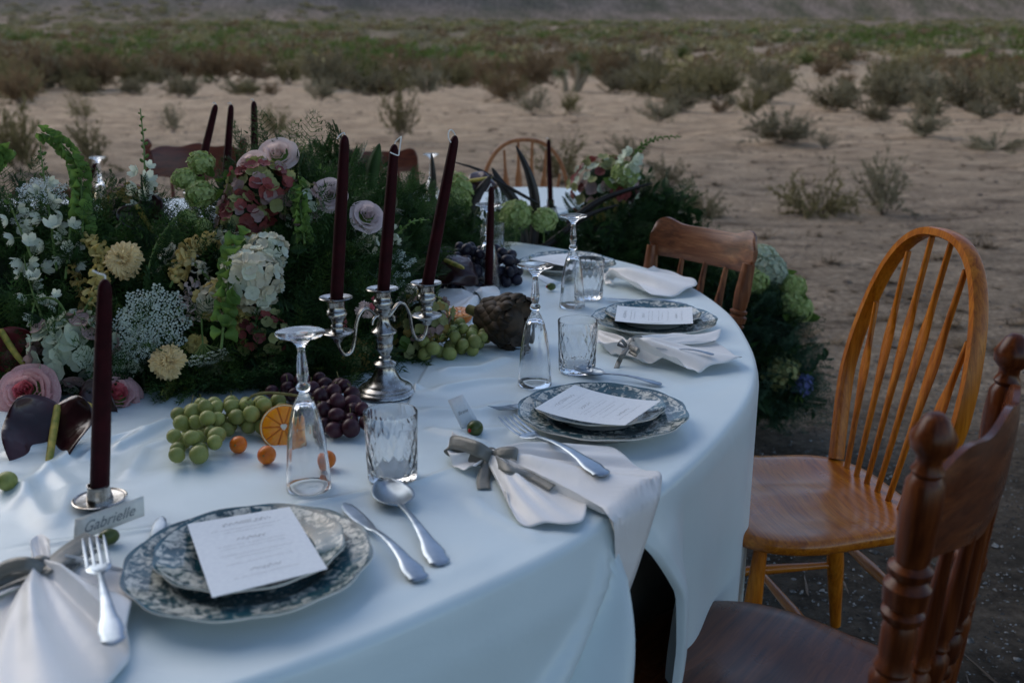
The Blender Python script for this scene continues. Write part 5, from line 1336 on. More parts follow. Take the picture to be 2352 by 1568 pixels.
def ruffled(name, label, p, d, R_, m, n=46, group=None, cat='carnation'):
    t = thing(name, label, cat, M=T(*p) @ orient(d), group=group)
    rr = np.random.default_rng(int(abs(p[0]) * 1e4))
    for k in range(n):
        f = (k + .5) / n; key = ('petal', k % 4, 'carn'); me = shared(key, lambda: petal_g(.03, .24, .85, 1.05, .16, seed=k % 4 + 20, ruf=.085, nu=24, nv=8), m)
        o = link('petal', me, t); a = k * 2.4
        tilt = max(-.3, 1.30 * f ** .55 + rr.normal(0, .24)); s = R_ * (.72 + .34 * f) * rr.uniform(.85, 1.1)
        o.matrix_local = RZ(a) @ RY(tilt) @ SC(s * rr.uniform(.85, 1.05), s, s * rr.uniform(.9, 1.05)) 
    part('calyx', lathe([(.0001, -R_ * .55), (R_ * .18, -R_ * .5), (R_ * .25, -R_ * .2), (R_ * .2, .02 * R_)], 12), LF_G, t); part('stem', tube([(0, 0, -R_ * .5), (0, 0, -R_ * 1.5)], .002, 8), STEM_G, t)
    return t
def floret_g(n=4, cup=.25, seed=0):
    r = np.random.default_rng(seed); gs = []
    for k in range(n):
        a0 = 2 * math.pi * k / n; w_ = .62 * 4 / n; ph = r.uniform(0, 6)
        def f(s, q):
            a = 2 * s - 1; ww = w_ * math.sin(math.pi * (.10 + .80 * q)) ** .75; x = .06 + .94 * q
            return (x, a * ww, cup * q * q + .10 * a * a * q + .05 * math.sin(4 * a + ph + q * 3) * q)
        gs.append(xf(tri(grid(f, 4, 4)), RZ(a0)))
    gs.append(xf(tri(ball(.10, 6, 4)), T(0, 0, .05)))
    return cat_tris(gs)
def fib(n, up=-.15):
    out = []
    for i in range(n):
        z = 1 - (1 - up) * (i + .5) / n; r = math.sqrt(max(0, 1 - z * z)); a = i * 2.39996; out.append(V3(r * math.cos(a), r * math.sin(a), z))
    return out
def hydrangea(label, p, d, R_, ms, n=58, fr=.30, squash=(1, 1, .85), group='hydrangea heads', name='hydrangea', cup=.25, npet=4, up=-.3):
    t = thing(name, label, name.replace('_', ' '), M=T(*p) @ orient(d), group=group)
    rr = np.random.default_rng(int(abs(p[0] * 7919 + p[2] * 1301) * 10))
    part('core', ball(R_ * .72, 12, 8, squash), LF_D, t)
    for k, q in enumerate(fib(n, up)):
        m = ms[int(rr.integers(len(ms)))]; me = shared(('floret', npet, k % 3, cup), lambda: floret_g(npet, cup, k % 3), m)
        o = link('floret', me, t); q = q + rr.normal(0, .06, 3); q /= np.linalg.norm(q); s = R_ * fr * rr.uniform(.8, 1.2)
        c = q * R_ * rr.uniform(.86, 1.06) * np.array(squash)
        o.matrix_local = T(*c) @ orient(q + rr.normal(0, .22, 3), rr.uniform(0, 6)) @ SC(s)
    part('stem', tube([(0, 0, -R_ * .5), (0, 0, -R_ * 1.3)], .003, 8), STEM_G, t)
    return t
def snowball(label, p, R_, m=None, n=150, group='viburnum snowballs', name='viburnum', d=(0, -.3, 1), sq=(1, 1, .92)):
    """tight round head: its tiny florets are too small to tell apart, so one mesh"""
    m = m or P_LIME; t = thing(name, label, name, M=T(*p) @ orient(d), group=group)
    rr = np.random.default_rng(int(abs(p[0] * 4919) * 100)); fl = floret_g(5, .22, 1)
    Ms = []
    for q in fib(n, -.8):
        q = q + rr.normal(0, .05, 3); q /= np.linalg.norm(q); s = R_ * .165 * rr.uniform(.8, 1.25)
        Ms.append(np.array(T(*(q * R_ * rr.uniform(.86, 1.04) * np.array(sq))) @ orient(q + rr.normal(0, .2, 3), rr.uniform(0, 6)) @ SC(s)))
    part('blossom_head', cat_tris([scatter(fl, Ms), tri(ball(R_ * .80, 14, 10, sq))]), m, t)
    part('stem', tube([(0, 0, -R_ * .8), (0, 0, -R_ * 2)], .002, 8), STEM_G, t)
    for k in range(2): 
        o = link('leaf', shared(('leaf', 'ovate'), leaf_g, LF_G), t); o.matrix_local = RZ(rr.uniform(0, 6)) @ T(R_ * .3, 0, -R_ * .8) @ RY(1.1) @ SC(R_ * 1.5)
    return t
def leaf_g():
    def f(s, q):
        a = 2 * s - 1; ww = .30 * math.sin(math.pi * (.03 + .94 * q ** .85)) ** .9; return (a * ww, .10 * abs(a) * math.sin(3 * q) - .18 * q * q, q)
    return tri(grid(f, 4, 7))
def lace(label, p, d, R_, m, n=30, group='lace flower umbels'):
    t = thing('lace_flower', label, 'lace flower', M=T(*p) @ orient(d), group=group)
    rr = np.random.default_rng(int(abs(p[0] * 3571) * 100)); fl = floret_g(5, .1, 2); Ms = []; rays = []
    for i in range(n):
        a = i * 2.4; r = math.sqrt((i + .5) / n); c = V3(r * math.cos(a), r * math.sin(a), .25 - .32 * r * r) * R_ + rr.normal(0, .02, 3) * R_
        rays.append(tube([(0, 0, -R_ * .75), tuple(c * np.array([.55, .55, 1]) - V3(0, 0, R_ * .3)), tuple(c)], R_ * .008 + .0003, 4))
        for k in range(16):
            b_ = k * 2.4; q = math.sqrt((k + .5) / 16) * R_ * .19; e = c + V3(q * math.cos(b_), q * math.sin(b_), rr.normal(0, .012) * R_)
            Ms.append(np.array(T(*e) @ orient(V3(0, 0, 1) + rr.normal(0, .3, 3)) @ SC(R_ * .038 * rr.uniform(.7, 1.3))))
    part('umbel', scatter(fl, Ms), m, t); part('ray', join(rays), STEM_G, t); part('stem', tube([(0, 0, -R_ * .72), (.01, 0, -R_ * 2)], .0016, 8), STEM_G, t)
    return t
def spike(name, label, pts, kind, m, n, s0, s1, group, cat, buds=.25, stem_r=.0026, mb=None):
    """flower spike along a curve: bells, florets or snaps"""
    P_ = curve(pts, 10); t = thing(name, label, cat, P_[0], group=group); L = len(P_) - 1
    part('stem', tube(P_, [stem_r * (1 - .6 * i / L) for i in range(L + 1)], 8), STEM_G, t, world=True)
    rr = np.random.default_rng(int(abs(pts[0][0] * 6007 + pts[-1][2] * 911) * 10)); o0 = wloc(t)
    for k in range(n):
        q = .12 + .86 * k / n; i = int(q * L); p = P_[i] + (P_[min(i + 1, L)] - P_[i]) * (q * L - i); d = P_[min(i + 1, L)] - P_[max(i - 1, 0)]; d /= np.linalg.norm(d)
        a = k * 2.2; u = np.cross(d, V3(.3, .2, 1)); u /= np.linalg.norm(u); v = np.cross(d, u); rad = math.cos(a) * u + math.sin(a) * v
        s = s0 + (s1 - s0) * q; s *= rr.uniform(.85, 1.15)
        if kind == 'bell':
            def g():
                def f(ss, qq):
                    th = 2 * math.pi * ss; r = .16 + .50 * qq ** .75 + .16 * max(0, qq - .7) / .3 * (1 + .35 * math.sin(5 * th)); return (r * math.cos(th), r * math.sin(th), qq * .95 + .05 * math.sin(5 * th + 1) * qq)
                return cat_tris([tri(grid(f, 15, 6)), xf(tri(ball(.16, 6, 5)), T(0, 0, .3))])
            me = shared(('bell', 0), g, m); nm = 'bell'
            Mx = T(*(p + rad * stem_r * 1.2 - o0)) @ orient(rad + d * .25 + rr.normal(0, .2, 3), rr.uniform(0, 6)) @ SC(s)
        elif q > 1 - buds:
            me = shared(('bud', 0), lambda: tri(ball(.42, 8, 6, (.75, .75, 1.2))), mb or P_BELL); nm = 'bud'
            Mx = T(*(p + rad * s * .45 - o0)) @ orient(rad + d) @ SC(s * .8)
        elif kind == 'floret':
            me = shared(('blossom', 5), lambda: floret_g(5, .75, 3), m); nm = 'blossom'
            e = p + rad * s * 1.1 + d * s * .3; part('pedicel', tube([p, e], .0008, 5), STEM_G, t, world=True) if k % 2 == 0 else None
            Mx = T(*(e - o0)) @ orient(rad + rr.normal(0, .35, 3), rr.uniform(0, 6)) @ SC(s)
        else:
            me = shared(('blossom', 'snap', k % 2), lambda: cat_tris([xf(petal_g(.12, .3, .8, .9, .14, seed=k % 2 + 3, ruf=.05, nu=10), RZ(0)), xf(petal_g(.12, .42, .6, 1.0, .20, seed=k % 2 + 5, ruf=.05, nu=10), RZ(3.14)), tri(ball(.26, 8, 6, (1, 1, 1.2)))]), m); nm = 'blossom'
            Mx = T(*(p + rad * s * .2 - o0)) @ orient(rad + d * .4 + rr.normal(0, .2, 3), rr.uniform(0, 6)) @ SC(s)
        link(nm, me, t).matrix_local = Mx
    return t
def anthurium(label, p, d, tip, R_, m, spad=(0.25, .1, .9), fold=.25, bend=-.25, wx=1.0):
    n_ = Vector(d).normalized(); y_ = Vector(tip); y_ = (y_ - n_ * y_.dot(n_)).normalized(); x_ = y_.cross(n_)
    M = Matrix(((x_.x, y_.x, n_.x, p[0]), (x_.y, y_.y, n_.y, p[1]), (x_.z, y_.z, n_.z, p[2]), (0, 0, 0, 1)))
    t = thing('anthurium', label, 'anthurium', M=M, group='dark anthuriums')
    def f(s, q):
        a = 2 * s - 1; ww = .62 * math.sin(math.pi * (.10 + .90 * q) ** .62) ** .7; y = 1.25 * q - .35 - .22 * (1 - abs(a)) * (1 - q) ** 3 * -1 - .12 * abs(a) * 0
        return (a * ww * wx, y - .25 * (abs(a) ** 2) * (1 - q) ** 2 * -1, fold * abs(a) ** 1.5 + .06 * math.sin(9 * q + 3 * abs(a)) * abs(a) + bend * q * q)
    solid(part('spathe', xf(grid(f, 16, 18), SC(R_)), m, t), .0012, 0)
    sp = np.array(spad) / np.linalg.norm(spad) * R_
    part('spadix', tube(curve([(0, -.1 * R_, 0), tuple(sp * .5), tuple(sp)], 5), [.0052, .0055, .0056, .0056, .0055, .0054, .0052, .005, .0046, .0038, .0015], 12), SPAD, t)
    return t

# depth of the arrangement: its face climbs away from the camera
def FY(v): return 1.56 + max(0, (930 - v)) / 600 * .42
def FP(u, v, dy=0.0): return Y(u, v, FY(v) + dy)
TOC = V3(0, -.9, .35)
px = lambda n, u, v: n / (FPX / FY(v))     # pixels to metres at the arrangement's face
# roses
rose('blush rose at the very top of the arrangement, the higher of two touching pale ones', FP(637, 352, .05), (.05, -.75, .66), px(42, 637, 352), P_PINK, P_PINK)
rose('smaller blush rose tucked left below the highest one', FP(574, 372, .03), (-.25, -.7, .66), px(32, 574, 372), P_PINK, P_PINK)
rose('pale mauve rose just left of the tall left taper', FP(757, 447, .06), (.15, -.9, .35), px(36, 757, 447), P_MAUV, P_MAUV)
rose('open pale mauve rose between the left and middle tapers', FP(845, 494, .10), (.35, -.7, .55), px(38, 845, 494), P_MAUV, P_MAUV)
rose('deep pink rose with a crimson centre at the left border', FP(58, 900, -.04), (.05, -.80, .60), px(64, 58, 900), P_ROSE, P_ROSEP, fat=1.1)
rose('deep pink rose seen from the side behind the thick taper', FP(268, 905, -.02), (.55, -.45, .70), px(58, 268, 905), P_ROSE, P_ROSEP, fat=1.2)
# carnations
ruffled('carnation', 'apricot carnation behind the tip of the thick taper', FP(283, 598, -.03), (.15, -.85, .45), px(50, 283, 598), P_CARN, group='carnations')
ruffled('carnation', 'yellow carnation between the lace flower and the green grapes', FP(385, 832, -.04), (.1, -.9, .4), px(48, 385, 832), P_CARN, group='carnations')
ruffled('carnation', 'mustard carnation half shaded right of the lace flower', FP(450, 790, 0), (.1, -.6, .7), px(34, 450, 790), P_CARY, n=30, group='carnations')
ruffled('carnation', 'mustard carnation under the cream hydrangea', FP(545, 735, .0), (.2, -.8, .3), px(40, 545, 735), P_CARY, n=30, group='carnations')
ruffled('carnation', 'dim brownish carnation low beside the side-facing pink rose', FP(350, 950, .03), (.1, -.8, .4), px(36, 350, 950), P_CARY, n=26, group='carnations')
# hydrangeas
hydrangea('large cream hydrangea in the middle of the arrangement', FP(583, 645, -.03), TOC, px(72, 572, 640), [P_CREAM, P_CREAM, P_WHITE], n=78, fr=.25, squash=(.85, 1, 1.2))
hydrangea('upper lobe of cream hydrangea above the large cream one', FP(545, 560, .05), (-.1, -.7, .6), px(56, 545, 560), [P_CREAM, P_WHITE, P_YEL], n=44, fr=.30)
hydrangea('small cream hydrangea lobe right above the large cream one', FP(612, 580, -.02), (.2, -.8, .5), px(44, 612, 580), [P_CREAM, P_WHITE], n=40, fr=.32)
hydrangea('apricot and cream hydrangea lobe left of the large cream one', FP(500, 690, -.01), (-.2, -.8, .4), px(46, 500, 690), [P_CREAM, P_YEL, P_CREAM], n=40, fr=.32)
hydrangea('burgundy and green hydrangea below the blush roses', FP(600, 440, .04), (0, -.75, .6), px(78, 600, 440), [P_BURG, P_BURG, P_GRN2, P_GRN2, P_DUSK], n=90, fr=.20)
hydrangea('second burgundy-green hydrangea lobe toward the lime snowballs', FP(560, 500, .03), (-.1, -.8, .4), px(58, 560, 500), [P_BURG, P_GRN2, P_DUSK], n=48, fr=.25)
hydrangea('dim blue-grey hydrangea right of the burgundy one', FP(690, 470, .06), (.2, -.8, .4), px(54, 690, 470), [P_DUSK, P_PALEG, P_GRN2], n=44, fr=.22)
hydrangea('pale green and mauve hydrangea behind the thick taper, above the pink roses', FP(175, 805, -.02), (0, -.85, .5), px(84, 175, 805), [P_PALEG, P_PALEG, P_DUSK, P_PALEG], n=56, fr=.30, squash=(1.25, 1, .8))
hydrangea('pale green hydrangea right of the thick taper', FP(285, 830, .0), (.1, -.85, .5), px(46, 285, 830), [P_PALEG, P_PALEG], n=30, fr=.34)
hydrangea('dark red hydrangea in shade under the cream one', FP(600, 765, .03), (.1, -.8, .3), px(62, 600, 765), [P_BURG, P_GRN2], n=48, fr=.22)
hydrangea('ochre and red hydrangea spilling below the left arm of the candelabrum', FP(810, 830, .14), (.1, -.85, .2), px(62, 810, 830), [P_OCHRE, P_OCHRE, P_GRN2, P_BURG], n=64, fr=.24, squash=(1, 1, 1.15))
hydrangea('green and brown hydrangea behind the right arm of the candelabrum', Y(975, 735, 1.86), (.1, -.8, .5), .052, [P_GRN2, P_OCHRE, P_GRN2, P_DUSK], n=60, fr=.22)
hydrangea('shaded green-brown hydrangea low behind the candelabrum foot', Y(925, 790, 1.84), (0, -.8, .4), .045, [P_GRN2, P_OCHRE, LF_G], n=50, fr=.22)
hydrangea('faded green and rust hydrangea at the far end of the long arrangement', Y(1385, 435, 3.5), (0, -.8, .5), .115, [P_GRN2, P_BURG, P_PALEG, P_DUSK], n=80, fr=.17, group='hydrangea heads')
hydrangea('faded green hydrangea hanging under the far rust one', Y(1395, 500, 3.45), (.1, -.9, .1), .085, [P_GRN2, P_OCHRE, P_DUSK], n=60, fr=.17)
hydrangea('brownish hydrangea left of the bell stems behind the lace flower', FP(300, 480, .16), (0, -.8, .5), px(62, 300, 480), [P_GRN2, P_OCHRE, P_DUSK], n=56, fr=.22)
# alstroemeria beside the candelabrum
for i, (u, v, lab) in enumerate(((780, 735, 'pink and yellow alstroemeria left of the candelabrum stem'), (838, 712, 'pink and yellow alstroemeria behind the left candle cup'), (868, 700, 'red-streaked alstroemeria behind the middle candle cup'))):
    ruffled('alstroemeria', lab, Y(u, v, 1.75), (-.2 + .3 * i, -.9, .3), .022, [P_ROSE, P_PINK, P_ROSE][i], n=7, group='alstroemeria blooms', cat='alstroemeria')
# viburnum
for (u, v, r, lab) in ((462, 375, 30, 'highest lime snowball of the three beside the red chair rail'), (423, 412, 28, 'leftmost lime snowball of the three beside the red chair rail'), (460, 446, 34, 'largest, lowest lime snowball of the three beside the red chair rail'), (543, 465, 22, 'small lime snowball touching the burgundy hydrangea'),
                    (432, 500, 20, 'small yellowish snowball against the far white cloth'), (465, 520, 20, 'small yellowish snowball beside the bare stems'), (385, 562, 24, 'pale lime snowball above the apricot carnation')):
    snowball(lab, FP(u, v, .03), px(r, u, v))
snowball('lime snowball at the base of the arching far spike', Y(1434, 402, 3.4), .045); snowball('shaded green snowball behind the curling dark leaves', Y(1185, 495, 3.1), .05)
snowball('tall yellow-green head behind the leaning taper', Y(1050, 450, 2.9), .055, sq=(.8, .8, 1.3)); snowball('dim green head right of the dark leaves', Y(1250, 505, 3.1), .04)
for (u, v, y, r, lab) in ((1750, 600, 3.5, .06, 'pale green snowball on the ground garland right of the crest rail chair'), (1765, 625, 3.45, .065, 'palest, largest snowball on the ground garland'), (1735, 650, 3.4, .05, 'green snowball low behind the chair post'), (1665, 640, 3.5, .05, 'green snowball seen between the chair spindles'),
                       (1822, 660, 3.4, .045, 'upper green snowball at the outer end of the ground garland'), (1818, 695, 3.38, .05, 'middle green snowball at the outer end of the ground garland'), (1838, 710, 3.36, .045, 'outermost green snowball of the ground garland')):
    snowball(lab, Y(u, v, y), r, P_LIME if 'palest' not in lab and 'pale' not in lab else P_PALEG)
# lace
lace('pale green lace flower in front, wide and feathery, below the apricot carnation', FP(350, 735, -.05), (.1, -.88, .45), px(78, 350, 735), P_LACE, n=40)
lace('lower sprig of pale lace flower above the yellow carnation', FP(320, 790, -.05), (.0, -.9, .4), px(44, 320, 790), P_LACE, n=22)
lace('white lace flower at the upper left', FP(98, 440, .0), (.15, -.45, .85), px(52, 98, 440), P_WLACE, n=34)
lace('small white lace flower near the left border', FP(55, 505, .02), (0, -.5, .8), px(30, 55, 505), P_WLACE, n=20)
lace('green lace flower seen from below beside the yellow carnation', FP(475, 822, -.02), (.3, -.4, -.75), px(50, 475, 822), P_LACE, n=26)
lace('blue-grey lace flower seen between the tapers', Y(900, 620, 2.0), (-.2, -.5, .7), .05, P_LACE, n=20)
# bells of ireland
bell = lambda lab, pts, n, s0, s1: spike('bells_of_ireland', lab, pts, 'bell', P_BELL, n, s0, s1, 'bells of ireland stems', 'bells of ireland')
bell('bells of ireland stem arching to the upper left, highest of the green spikes', [FP(190, 560), FP(188, 470), FP(180, 385), FP(140, 330), FP(95, 305)], 46, px(21, 190, 400), px(13, 100, 310))
bell('bells of ireland stem ending in a cluster at the left border', [FP(-60, 480), FP(-20, 380), FP(20, 345)], 26, px(18, 0, 350), px(15, 0, 350))
bell('bells of ireland stem in front of the cream hydrangea', [FP(508, 800, -.06), FP(518, 700, -.07), FP(530, 620, -.07), FP(555, 530, -.02)], 30, px(21, 540, 640), px(22, 540, 560))
bell('bells of ireland stem right of the burgundy hydrangea', [FP(700, 560, .0), FP(690, 480, .0), FP(685, 420, .03)], 30, px(16, 690, 480), px(14, 690, 480))
# larkspur and snapdragons
lark = lambda lab, pts, n, s0, s1, buds=.3: spike('larkspur', lab, pts, 'floret', P_WHITE, n, s0 * .72, s1 * .8, 'white larkspur stems', 'larkspur', buds)
lark('tall white larkspur with a green bud tip rising alone above the others', [FP(330, 520, .1), FP(332, 420, .1), FP(330, 330, .1), FP(322, 250, .1)], 22, px(26, 330, 400), px(12, 330, 260), .55)
lark('white larkspur at the upper left with scattered open blossoms', [FP(130, 620), FP(115, 500), FP(100, 400), FP(92, 335)], 16, px(28, 100, 450), px(16, 100, 350), .35)
lark('white larkspur leaning left at the border', [FP(90, 640), FP(60, 560), FP(35, 500), FP(12, 440)], 12, px(30, 60, 500), px(20, 30, 450), .3)
lark('white larkspur standing right behind the white lace flower', [FP(150, 640), FP(160, 540), FP(165, 440), FP(172, 370)], 18, px(24, 160, 500), px(14, 170, 380), .5)
lark('drooping white larkspur bud stem in the dark left part', [FP(160, 740, -.03), FP(130, 690, -.04), FP(85, 690, -.04), FP(72, 740, -.04), FP(75, 790, -.03)], 12, px(20, 100, 700), px(12, 80, 780), .6)
lark('white larkspur low on the left with blue-white blossoms', [FP(110, 760, -.02), FP(85, 700, -.02), FP(65, 640, -.01), FP(55, 590)], 10, px(26, 80, 690), px(20, 60, 600), .0)
lark('thin green larkspur twig crossing the far white cloth', [FP(340, 620), FP(360, 560), FP(395, 510), FP(425, 485)], 14, px(16, 370, 550), px(12, 420, 500), .9)
lark('cream freesia-like spray between the middle and leaning tapers', [Y(840, 560, 2.05), Y(900, 545, 2.05), Y(945, 510, 2.05), Y(985, 505, 2.1)], 18, .018, .010, .55)
lark('arching white and green foxtail spike pointing right at the far end', [Y(1410, 440, 3.4), Y(1440, 390, 3.4), Y(1470, 340, 3.4), Y(1510, 318, 3.4), Y(1565, 314, 3.4)], 44, .036, .012, .6)
snap = lambda lab, pts, n, s0, s1, m=P_YEL: spike('snapdragon', lab, pts, 'snap', m, n, s0, s1, 'yellow snapdragon stems', 'snapdragon', .12, mb=m)
snap('yellow and white snapdragon lying left of the cream hydrangea', [FP(390, 660, -.02), FP(420, 600, -.02), FP(450, 560, -.01), FP(500, 545)], 26, px(30, 430, 600), px(22, 490, 550))
snap('cream snapdragon curving under the green bells', [FP(480, 640, -.02), FP(440, 600, -.01), FP(400, 575), FP(365, 600)], 20, px(26, 430, 600), px(18, 380, 590), P_CREAM)
snap('mustard yellow snapdragon bending down in the left middle', [FP(190, 720, -.02), FP(230, 640, -.02), FP(225, 570, -.01), FP(190, 545)], 26, px(26, 220, 620), px(20, 200, 550), P_CARY)
snap('olive-yellow snapdragon low in shade beside the thick taper', [FP(210, 780, .0), FP(205, 720, .0), FP(180, 650, .0), FP(160, 600)], 22, px(24, 200, 720), px(16, 170, 620), P_OCHRE)
snap('pinkish snapdragon in shade left of the cream hydrangea', [FP(440, 740, .0), FP(430, 690, .0), FP(450, 640, .0)], 14, px(24, 440, 700), px(18, 450, 650), P_PINK)
# anthuriums and the dark leaves
anthurium('big black-red anthurium drooping onto the cloth left of the thick taper', Y(128, 955, 1.40), (.12, -.74, .66), (.03, -.70, -.70), .150, ANTH, (-.12, .60, .30), .20, .10, .66)
anthurium('tall red anthurium standing at the left border', FP(2, 770, -.02), (.55, -.80, .15), (-.15, 0, -1), .085, ANTR, (-.3, .5, .6), .2)
anthurium('dark red anthurium lying sideways behind the thick taper', FP(190, 925, -.04), (.1, -.75, .65), (.9, -.2, -.35), .07, ANTH, (.1, .8, .4))
anthurium('brown-black anthurium among the flowers in front of the red chair', FP(318, 480, .10), (.2, -.8, .5), (.4, -.1, -.8), .075, ANTH, (.0, .8, .3))
anthurium('dark glossy anthurium arched over the black grapes', Y(1030, 600, 2.33), (-.1, -.55, .85), (.8, -.4, -.2), .085, ANTH, (.3, .6, .3), -.25)
anthurium('dark anthurium with a yellow edge behind the leaning taper', Y(1085, 415, 3.0), (-.2, -.6, .75), (.9, 0, -.2), .08, ANTH, (.2, .7, .3), -.1)
DLF = mat('black_red_leaf', (.010, .010, .010), (.028, .022, .022), rough=.4, scale=20, coat=.2)
def blade_leaf(label, pts, w0, m, group='dark strap leaves', nm='strap_leaf', cat='leaf'):
    P_ = curve(pts, 6); V, F = [], []; n = len(P_) - 1
    for i, p in enumerate(P_):
        d = P_[min(i + 1, n)] - P_[max(i - 1, 0)]; s = np.cross(d, V3(.15, 1, .25)); s /= np.linalg.norm(s); w_ = w0 * math.sin(math.pi * (.22 + .77 * i / n)) ** .8
        V += [p - s * w_, p + V3(0, -w_ * .35, 0), p + s * w_]
        if i: k = 3 * i; F += [[k - 3, k - 2, k + 1, k], [k - 2, k - 1, k + 2, k + 1]]
    V = np.array(V); c = P_[0]; o = link(nm, mesh_data(nm, (V - c, F), m)); o.location = tuple(c); solid(o, .0012, 0); tag(o, label, cat, group); return o
blade_leaf('dark spike leaf standing up left of the far glass foot', [Y(992, 480, 3.0), Y(995, 410, 3.0), Y(991, 350, 3.0)], .010, DLF)
blade_leaf('dark leaf leaning right across the pale chair spindles', [Y(1215, 600, 3.15), Y(1190, 480, 3.15), Y(1150, 420, 3.15), Y(1130, 385, 3.15)], .016, DLF)
blade_leaf('dark leaf rising in front of the bow-back chair', [Y(1220, 610, 3.15), Y(1230, 480, 3.15), Y(1215, 400, 3.15), Y(1185, 335, 3.15)], .016, DLF)
blade_leaf('slim dark leaf crossing behind the short taper', [Y(1240, 470, 3.1), Y(1150, 420, 3.1), Y(1100, 390, 3.1), Y(1035, 370, 3.1)], .006, DLF)
blade_leaf('dark leaf bending left of the short taper', [Y(1070, 560, 2.9), Y(1085, 470, 2.9), Y(1130, 400, 2.9)], .018, DLF)
blade_leaf('long dark leaf lying along the far cloth edge', [Y(1230, 600, 3.3), Y(1290, 530, 3.3), Y(1380, 460, 3.3), Y(1500, 420, 3.3)], .014, DLF)
blade_leaf('second dark leaf beside the far cloth edge', [Y(1200, 590, 3.2), Y(1260, 560, 3.2), Y(1340, 500, 3.2), Y(1420, 470, 3.2)], .012, DLF)
blade_leaf('upright fern-green pointed leaf right of the left taper', [Y(850, 440, 2.2), Y(858, 380, 2.2), Y(872, 330, 2.2)], .015, LF_F)
# white clustered blossoms low between tapers
for (u, v, lab) in ((838, 532, 'cluster of white buds under the open mauve rose'), (842, 562, 'small white bell cluster low between the tapers')):
    hydrangea(lab, Y(u, v, 2.0), (0, -.8, .2), .022, [P_WHITE, P_CREAM], n=12, fr=.5, name='bud_cluster', group='white bud clusters')
snowball('faint blue flower cluster on the ground garland near the chair', Y(1835, 880, 3.3), .05, P_BLUE, n=70, group='ground garland blooms', name='blue_flower')
snowball('dull green-brown flower head low on the ground garland', Y(1790, 850, 3.3), .07, P_GRN2, n=120, group='ground garland blooms', name='hydrangea')

# ------------------------------------------------------------------ foliage masses
def t_needles(seed, n=260, L=1.0):
    """plumosa fern spray: feathery, flat, hair-thin"""
    r = np.random.default_rng(seed); ts = []
    for _ in range(n):
        q = r.uniform(.04, 1); sd_ = r.choice([-1, 1]); wd = .34 * math.sin(math.pi * (.08 + .9 * q)) ** .8
        x = sd_ * wd * r.random() ** .8; b_ = np.array([x, q * L, .10 * math.sin(q * 3) - .25 * x * x]); a = r.uniform(0, 6.3); e = b_ + np.array([math.cos(a) * .045, .03 + .05 * r.random(), math.sin(a) * .045]) * r.uniform(.7, 1.4); s = r.normal(0, .0045, 3)
        ts.append((b_ - s, b_ + s, e))
    for k in range(14):
        q = .06 + .9 * k / 14; wd = .34 * math.sin(math.pi * (.08 + .9 * q)) ** .8
        for sg in (-1, 1):
            b_ = np.array([0, q * L, .1 * math.sin(q * 3)]); e = b_ + np.array([sg * wd, .12, -.03]); ts.append((b_ + [0, .006, 0], b_ - [0, .006, 0], e))
    b_ = np.array([0, 0, 0.]); ts.append(((-.006, 0, 0), (.006, 0, 0), (0, L, .02)))
    V = np.array([np.array(t_) for t_ in ts]).reshape(-1, 3); return V, np.arange(len(V)).reshape(-1, 3)
def t_fern(seed):
    """leatherleaf type frond: paired toothed leaflets"""
    r = np.random.default_rng(seed); ts = []
    for k in range(16):
        q = .08 + .9 * k / 16; wd = .40 * (1 - q) ** .7 * min(1, q * 5)
        for sg in (-1, 1):
            b0 = np.array([0, q, .12 * math.sin(q * 2.6)])
            for j in range(6):
                f = (j + .6) / 6; c = b0 + np.array([sg * wd * f, .10 * f, -.05 * f]); l = .050 * (1.15 - f * .6)
                for s2 in (-1, 1): ts.append((c, c + np.array([sg * l * .5, s2 * l * .9, .008 * r.normal()]), c + np.array([sg * l * .95, s2 * l * .25, 0])))
            ts.append((b0 + [0, .004, 0], b0 - [0, .004, 0], b0 + np.array([sg * wd, .10, -.05])))
    ts.append(((-.008, 0, 0), (.008, 0, 0), (0, 1, .06)))
    V = np.array([np.array(t_) for t_ in ts]).reshape(-1, 3); return V, np.arange(len(V)).reshape(-1, 3)
def t_leafy(seed):
    r = np.random.default_rng(seed); gs = []
    lf = leaf_g()
    for k in range(9):
        gs.append(xf(lf, T(0, .1 + .1 * k, .02 * k) @ RZ(r.uniform(-1, 1) + (1.2 if k % 2 else -1.2)) @ RX(-1.2 + r.normal(0, .3)) @ SC(.24 * r.uniform(.7, 1.2))))
    return cat_tris(gs)
TN = [t_needles(s) for s in range(4)]; TF = [t_fern(s) for s in range(3)]; TL = [t_leafy(s) for s in range(3)]
